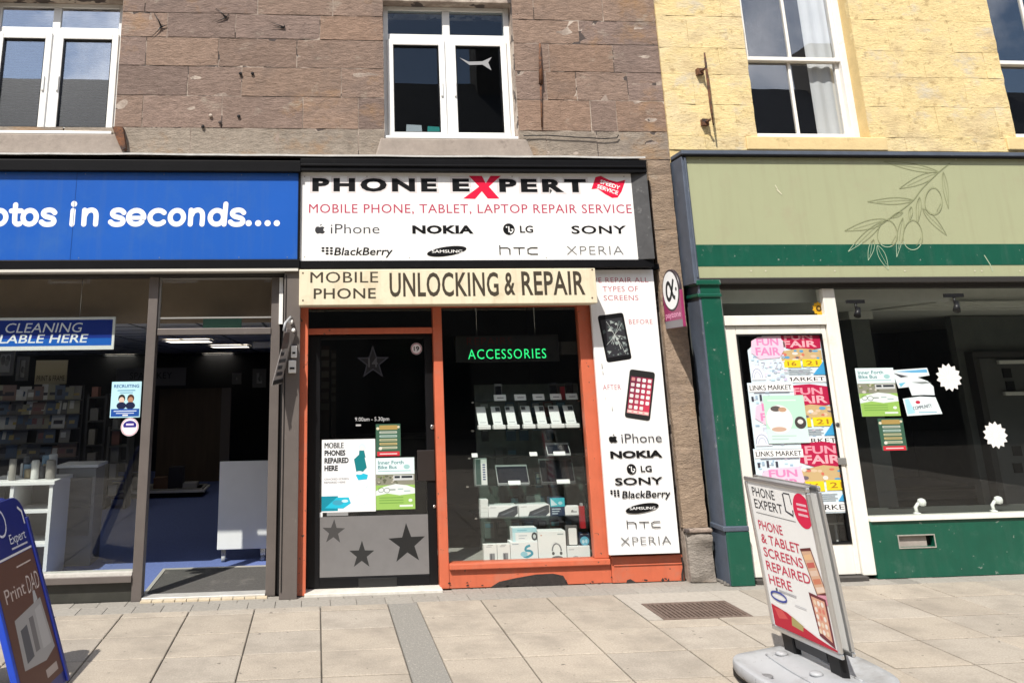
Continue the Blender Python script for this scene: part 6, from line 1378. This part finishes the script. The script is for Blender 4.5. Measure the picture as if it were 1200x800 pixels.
# things low behind the white door
Y = .06; x0, x1, z0, z1 = R4(905, 606, 990, 640, Y); t = thing('letter_cage', 'pale wire letter cage low inside the white door', 'letter cage', ((x0+x1)/2, Y, z0)); s = MB(); s.box(x0, x1, Y, Y+.01, z1-.06, z1-.045, ink((.5, .5, .5))).box(x1-.08, x1-.065, Y, Y+.01, z0, z1-.061, ink((.5, .5, .5))).box(x0+.02, x0+.035, Y, Y+.01, .005, z1-.061, ink((.3, .3, .3))); s.link('frame', t)

# ================================================================== wall ironwork
ib = thing('iron_bracket', 'rusty iron bar on two stubs fixed to the yellow wall', 'iron bracket', (3.6, -.1, 4)); yb = -.13
pts = [P(u, v, yb) for u, v in ((825.5, 62), (827, 75), (830, 100), (833, 125), (836, 147))]
s = MB(); s.tube([(x, yb, z) for x, z in pts], [.008, .011, .012, .012, .006], RUST, 8); s.link('bar', ib)
for u, v in ((818, 86), (824, 145)):
    x, z = P(u, v, 0); xb_, zb_ = P(u+9, v, yb); s = MB(); s.box(x-.03, x+.03, -.06, -.0, z-.03, z+.03, RUST); s.tube([(x, -.04, z), (xb_, yb, z)], .012, RUST, 8); s.link('stub', ib)
s = MB(); x, z = P(633, 78); s.tube([(P(632, 52)[0], -.02, P(632, 52)[1]), (P(632.5, 75)[0], -.024, P(632, 75)[1]), (P(633, 100)[0], -.03, P(633, 100)[1])], [.008, .016, .02], RUST, 8).tube([(P(633, 100)[0], -.025, P(633, 100)[1]), (P(634.5, 150)[0], -.018, P(634.5, 150)[1])], [.01, .007], RUST, 8)
solo('rusty_rod', s, 'dark rusty rod embedded in the brown stone beside the middle window', 'iron rod')
s = MB(); cp = [(613, 160), (640, 159.5), (680, 162), (708, 163.5), (722, 162.5), (724, 159)]; s.tube([(P(u, v)[0], -.022, P(u, v)[1]) for u, v in cp], .005, BLKPLASTIC, 6); solo('wall_cable', s, 'loose dark cable along the stone ledge right of the middle window', 'cable')
s = MB(); a0 = P(139, 154); s.prism([(a0[0]-.04, -.005, a0[1]+.02), (a0[0]+.05, -.005, a0[1]+.02), (a0[0]+.085, -.005, a0[1]-.17), (a0[0]+.055, -.005, a0[1]-.19), (a0[0]+.0, -.005, a0[1]-.08)], (0, -.07, 0), RUST); solo('corbel_scrap', s, 'broken dark lump at the end of the left window sill', 'stone lump')
for i, (u, v, sc_) in enumerate(((189, 32, 1), (265, 21, .8), (333, 33, .8))):   # old fixing holes with radiating cracks
    s = MB(); cx, cz = P(u, v)
    for a_, ln_ in ((118+20*i, .17), (232-25*i, .13), (20+40*i, .06)):
        r_ = math.radians(a_); pts = [(cx, -.012, cz), (cx+.4*ln_*math.cos(r_)*sc_+.006, -.012, cz+.4*ln_*math.sin(r_)*sc_), (cx+ln_*math.cos(r_)*sc_, -.009, cz+ln_*math.sin(r_)*sc_)]; s.tube(pts, [.010*sc_, .0045*sc_, .0012], BLKPLASTIC, 5)
    s.link('wall_crack', brown)
for u, v in ((247, 136), (258, 144), (282, 87), (296, 87), (280, 137), (238, 149)):
    s = MB(); cx, cz = P(u, v); s.lathe((cx, -.005, cz), [(.014, .0), (.016, -.012), (.005, -.02)], MORTAR if u in (247, 258) else BLKPLASTIC, 7, 'y'); s.link('fixing_plug', brown)

# ================================================================== A-BOARDS
# right: silver snap-frame on a rubber-sprung base
BL = Vector((2.583, -2.103, .21)); yaw, lean = math.radians(-84.525), -.087; W_, H_ = .586, .815
U = Vector((math.cos(yaw), math.sin(yaw), 0)); N_ = Vector((math.sin(yaw), -math.cos(yaw), 0)); V = Vector((0, 0, 1))*math.cos(lean) - N_*math.sin(lean)
Nn = U.cross(V)                                      # outward, towards the viewer
ctr = BL+U*(W_/2)
ab = thing('swing_board', 'silver framed pavement sign for phone repairs on a grey plastic base', 'pavement sign', (ctr.x, ctr.y, 0))
def loc(u, v, n): return BL+U*u+V*v+Nn*n
def fbox(mb, u0, u1, v0, v1, n0, n1, m): mb.box(u0, u1, n0, n1, v0, v1, m, tf=lambda p: loc(p.x, p.z, p.y))
def frame_board(off, print_side):
    s = MB(); e = .026
    fbox(s, 0, W_, 0, e, off-.02, off, SILVER); fbox(s, 0, W_, H_-e, H_, off-.02, off, SILVER); fbox(s, 0, e, e, H_-e, off-.02, off, SILVER); fbox(s, W_-e, W_, e, H_-e, off-.02, off, SILVER)
    f = s.link('frame', ab, bevel=.007)
    s = MB(); fbox(s, e, W_-e, e, H_-e, off-.016, off-.008, PAPER); p = s.link('poster', ab); return f
frame_board(0.0, 1); frame_board(-.066, 0)
# print
k = Ink(BL+Nn*(-.008), U, V, lift=.0008); a, b = W_, H_
def ru(x): return x*a
def rv(y): return y*b
k.text('PHONE', ru(.10), rv(.875), ru(.46), rv(.935), (.03, .03, .035), off=.004); k.text('EXPERT', ru(.10), rv(.795), ru(.55), rv(.855), (.03, .03, .035), off=.004)
k.stroke([(ru(.10), rv(.765)), (ru(.72), rv(.765))], .004, (.2, .2, .2))
k.stroke([(ru(.60), rv(.93)), (ru(.60), rv(.82)), (ru(.70), rv(.80)), (ru(.71), rv(.835))], .011, (.05, .05, .055)); k.stroke([(ru(.61), rv(.935)), (ru(.70), rv(.935)), (ru(.71), rv(.87))], .007, (.05, .05, .055))
RDS = (.60, .02, .07); k.ell(ru(.855), rv(.845), .075, .088, RDS, 30)
for y_ in (.875, .845, .812): k.rect(ru(.785), rv(y_), ru(.925), rv(y_+.014), (.7, .45, .5))
for i, (tx, r1) in enumerate((('PHONE', .48), ('& TABLET', .70), ('SCREENS', .70), ('REPAIRED', .76), ('HERE', .45))): k.text(tx, ru(.10), rv(.655-.088*i), ru(r1), rv(.715-.088*i), (.50, .05, .09) , off=.008)
def bp(pts, c): k.poly([(ru(x), rv(y)) for x, y in pts], c)
bp([(.70, .60), (.86, .625), (.97, .36), (.82, .33)], (.12, .03, .03)); bp([(.715, .585), (.855, .605), (.955, .375), (.825, .345)], (.60, .38, .26))
for i in range(5): bp([(.735+.022*i, .565-.045*i), (.845+.022*i, .585-.045*i), (.855+.022*i, .555-.045*i), (.745+.022*i, .535-.045*i)], ((.70, .45, .25), (.5, .12, .1), (.66, .5, .4), (.55, .2, .12), (.7, .55, .45))[i])
bp([(.82, .34), (.97, .36), (1.0-.05, .30), (.86, .285)], (.62, .28, .36))
bp([(.70, .34), (.93, .33), (.93, .05), (.74, .09)], (.14, .03, .04)); bp([(.725, .32), (.905, .315), (.905, .08), (.755, .115)], (.62, .34, .24))
for r in range(5):
    for j in range(3): k.ell(ru(.765+.05*j), rv(.29-.042*r), .011, .013, random.choice(((.7, .55, .4), (.6, .2, .15), (.72, .66, .6))), 10)
bp([(.06, .06), (.06, .17), (.30, .15), (.52, .10), (.70, .07), (.95, .045), (.95, .035), (.06, .035)], (.42, .02, .04)); bp([(.34, .08), (.36, .14), (.52, .105), (.5, .07)], (.35, .30, .12)); bp([(.10, .15), (.22, .155), (.3, .11), (.15, .09)], (.55, .08, .08))
k.ring(ru(.21), rv(.235), .07, .022, .010, (.05, .07, .3)); k.rect(ru(.24), rv(.275), ru(.5), rv(.285), (.4, .4, .42)); k.ell(ru(.2), rv(.28), .009, .009, (.08, .08, .08), 8); k.rect(ru(.45), rv(.22), ru(.62), rv(.226), (.5, .5, .52)); k.done('print', ab)
# springs/brackets and base
for u in (.05, W_-.15):
    s = MB(); fbox(s, u, u+.10, -.11, .012, -.064, -.021, BLKPLASTIC); s.link('foot_bracket', ab, bevel=.008)
s = MB(); fbox(s, .16, W_-.16, -.06, -.004, -.058, -.026, mat('dark_channel', (.05, .052, .058), .4, .4)); s.link('lower_channel', ab, bevel=.004)
s = MB(); fbox(s, .06, W_-.06, H_-.012, H_-.004, -.064, -.022, SILVER); s.link('top_spacer', ab)
# base: a thick dished slab with rounded ends and a raised spine under the brackets
cx, cy = ctr.x+.01, ctr.y-.03; LX, LY = .355, .33; NR, NA = 9, 56; km = s.mi(GREYPLASTIC) if False else None
s = MB(); km = s.mi(GREYPLASTIC)
def plan(a_):
    c_, s_ = math.cos(a_), math.sin(a_); return cx+LX*math.copysign(abs(c_)**.55, c_), cy+LY*math.copysign(abs(s_)**.62, s_)
def topz(x, y):
    u, v = (x-cx)/LX, (y-cy)/LY
    return .098+.022*math.exp(-(u/.33)**2)-.030*math.exp(-((abs(u)-.62)/.22)**2)*max(0, 1-(v/.8)**2)+.006*abs(u)**3
rings = []
for r_ in range(NR+1):
    f_ = r_/NR; ring = []
    for q in range(NA):
        x, y = plan(2*math.pi*q/NA); x = cx+(x-cx)*f_; y = cy+(y-cy)*f_; ring.append(s.bm.verts.new((x, y, topz(x, y)))) if r_ else None
    if r_: rings.append(ring)
for dz, f_ in ((-.006, 1.012), (-.022, 1.022), (-.045, 1.02), (-.058, 1.0), (-.06, .95)):
    ring = []
    for q in range(NA):
        x, y = plan(2*math.pi*q/NA); z = topz(x, y); ring.append(s.bm.verts.new((cx+(x-cx)*f_, cy+(y-cy)*f_, z+dz)))
    rings.append(ring)
fs = [s.bm.faces.new(rings[0])]
for A_, B_ in zip(rings, rings[1:]):
    for q in range(NA): fs.append(s.bm.faces.new((A_[q], B_[q], B_[(q+1) % NA], A_[(q+1) % NA])))
fs.append(s.bm.faces.new(rings[-1][::-1]))
for f in fs: f.material_index = km; f.smooth = True
bmesh.ops.recalc_face_normals(s.bm, faces=fs); s.link('base', ab)
for sx in (-1, 1):      # moulded ribs and a filler cap on the base
    s = MB(); s.tube([(cx+sx*LX*.36, cy-LY*.72+LY*1.44*i/12, topz(cx+sx*LX*.36, cy-LY*.72+LY*1.44*i/12)+.0015) for i in range(13)], .007, GREYPLASTIC, 8); s.link('moulded_rib', ab)
s = MB(); s.lathe((cx-LX*.74, cy-.02, topz(cx-LX*.74, cy-.02)-.002), [(.028, 0), (.03, .006), (.026, .010), (.012, .0105)], mat('dull_cap', (.16, .16, .165), .5), 18); s.link('filler_cap', ab)
for dx_ in (-.27, .27):
    s = MB(); s.box(cx+dx_-.05, cx+dx_+.05, cy-LY*.8, cy+LY*.8, .001, .046, BLKPLASTIC); s.link('rubber_foot', ab, bevel=.006)
for sy in (-1, 1):
    s = MB(); s.lathe((ctr.x-.05, ctr.y+sy*.17, .112), [(.03, 0), (.034, .008), (.028, .016), (.012, .018)], GREYPLASTIC, 16); s.link('spring_cap', ab)

# left: dark blue arched A-board
F0 = Vector((-1.372, -1.80, .015)); yaw, lean = math.radians(86.98), .354; W_, H_ = .62, 1.03
U = Vector((math.cos(yaw), math.sin(yaw), 0)); N0 = Vector((math.sin(yaw), -math.cos(yaw), 0)); V = Vector((0, 0, 1))*math.cos(lean) - N0*math.sin(lean)
O = F0-U*W_; Nn = U.cross(V)
aw = thing('a_board', 'dark blue arched pavement A board with a brown printing poster at the left edge', 'pavement sign', (O.x-.3, O.y+.3, 0))
NB = mat('dark_blue_plastic', (.012, .02, .16), .35, var=.12, vscale=8)
NB_LIT = mat('lit_edge_blue', (.01, .05, .42), .35, var=.08, vscale=8)  # lighter copy of the board's blue, light on the near edge put into the colour
def leafboard(O, U, V, N, printed):
    def L3(u, v, n): return O+U*u+V*v+N*n
    e = .05; r = .13
    pts = [(0, 0), (W_, 0), (W_, H_-r)] + [(W_-r+r*math.cos(math.radians(a_)), H_-r+r*math.sin(math.radians(a_))) for a_ in range(0, 91, 15)] + [(r+r*math.cos(math.radians(a_)), H_-r+r*math.sin(math.radians(a_))) for a_ in range(90, 181, 15)]
    s = MB(); s.prism([L3(u, v, -.02) for u, v in pts], N*.03, NB); lf_ = s.link('leaf', aw, bevel=.006)
    s = MB(); s.prism([L3(-.004, 0, -.018), L3(.03, 0, -.018), L3(.03, H_-r, -.018), L3(-.004, H_-r, -.018)], N*.033, NB_LIT); s.link('edge_strip', aw, bevel=.004)
    s = MB(); s.prism([L3(W_-.032, 0, .010), L3(W_, 0, .010), L3(W_, H_-r, .010), L3(W_-.032, H_-r, .010)], N*.012, NB); s.link('edge_rib', aw, bevel=.004)
    s = MB()
    for u in (.06, W_-.14): s.prism([L3(u, -.012, -.018), L3(u+.08, -.012, -.018), L3(u+.08, .0, -.018), L3(u, .0, -.018)], N*.026, BLKPLASTIC)
    s.link('foot', aw)
    if printed:
        k = Ink(O+N*.0105, U, V, lift=.0006); BRN = (.12, .058, .042)
        k.rect(.04, .06, W_-.04, H_-.30, BRN); k.rect(.04, H_-.296, W_-.04, H_-.285, (.66, .66, .68))
        k.text('Expert', W_-.30, H_-.235, W_-.08, H_-.185, (.6, .62, .68)); k.ring(.25, H_-.11, .07, .07, .012, (.6, .62, .7)); k.stroke([(W_-.1, H_-.06), (W_-.055, H_-.09), (W_-.052, H_-.16)], .016, (.66, .66, .68)); k.rect(W_-.3, H_-.265, W_-.08, H_-.255, (.5, .5, .56))
        k.rect(W_-.3, H_-.36, W_-.1, H_-.352, (.5, .42, .38))
        k.text('Print', .1, H_-.50, .36, H_-.43, (.5, .42, .38)); k.text('DAD', .39, H_-.51, .56, H_-.42, (.52, .45, .41), off=-.005, shear=.1)
        k.poly([(.12, .20), (.14, .44), (.52, .47), (.55, .2), (.4, .17)], (.34, .33, .32)); k.poly([(.17, .22), (.18, .38), (.27, .39), (.27, .23)], (.10, .10, .11)); k.poly([(.30, .24), (.31, .41), (.37, .41), (.36, .24)], (.17, .16, .16)); k.poly([(.40, .23), (.41, .43), (.5, .44), (.52, .23)], (.42, .41, .4)); k.rect(.36, .09, .52, .13, (.4, .34, .31)); k.poly([(.42, .46), (.44, .52), (.47, .52), (.48, .47)], (.4, .4, .4)); k.done('print', aw)
leafboard(O, U, V, Nn, True)
top = O+V*H_
U2 = -U; N2 = Vector((-N0.x, -N0.y, 0)); V2 = Vector((0, 0, 1))*math.cos(lean) - N2*math.sin(lean)
O2 = top + U*W_ - V2*H_ + Vector((-.05, 0, 0))
leafboard(O2, U2, V2, U2.cross(V2), False)
s = MB(); s.tube([O+V*(H_-.03)+Vector((-.02, 0, 0))+U*.15, O+V*(H_-.03)+Vector((-.02, 0, 0))+U*(W_-.15)], .02, NB, 10); s.link('hinge', aw)

# ================================================================== the far side of the street (seen in the glass)
opp = thing('opposite_terrace', 'plain stone terrace on the far side of the street seen only in reflections', 'building', (0, -17, 0))
OW = mat('opposite_stone', (.07, .065, .06), .9, var=.2, vscale=2); SL = mat('slate_roof', (.03, .032, .036), .7, var=.2, vscale=6)
s = MB(); s.box(-30, 30, -25, -16.5, 0, 6.6, OW); s.link('wall', opp)
s = MB(); s.prism([(-30, -16.2, 6.6), (-30, -25.3, 6.6), (-30, -20.7, 11.6)], (60, 0, 0), SL); s.link('roof', opp)
for i in range(9):
    x = -25+i*6.2; s = MB(); s.box(x-.5, x+.5, -21.4, -20.2, 9.8, 13.2, OW); s.link('chimney', opp)
for i in range(20):
    x = -27+i*2.9
    s = MB(); s.box(x-.55, x+.55, -16.5, -16.47, 4.2, 6.2, WHITE); f = s.link('window', opp)
    s = MB(); s.box(x-.48, x+.48, -16.47, -16.46, 4.27, 6.13, mat('dark_pane', (.015, .018, .022), .1)); s.link('pane', opp)
    if i % 2 == 0:
        s = MB(); s.box(x-.6, x+2.2, -16.5, -16.47, .3, 2.7, mat('dark_pane', (.015, .018, .022), .1)); s.link('shop_window', opp)
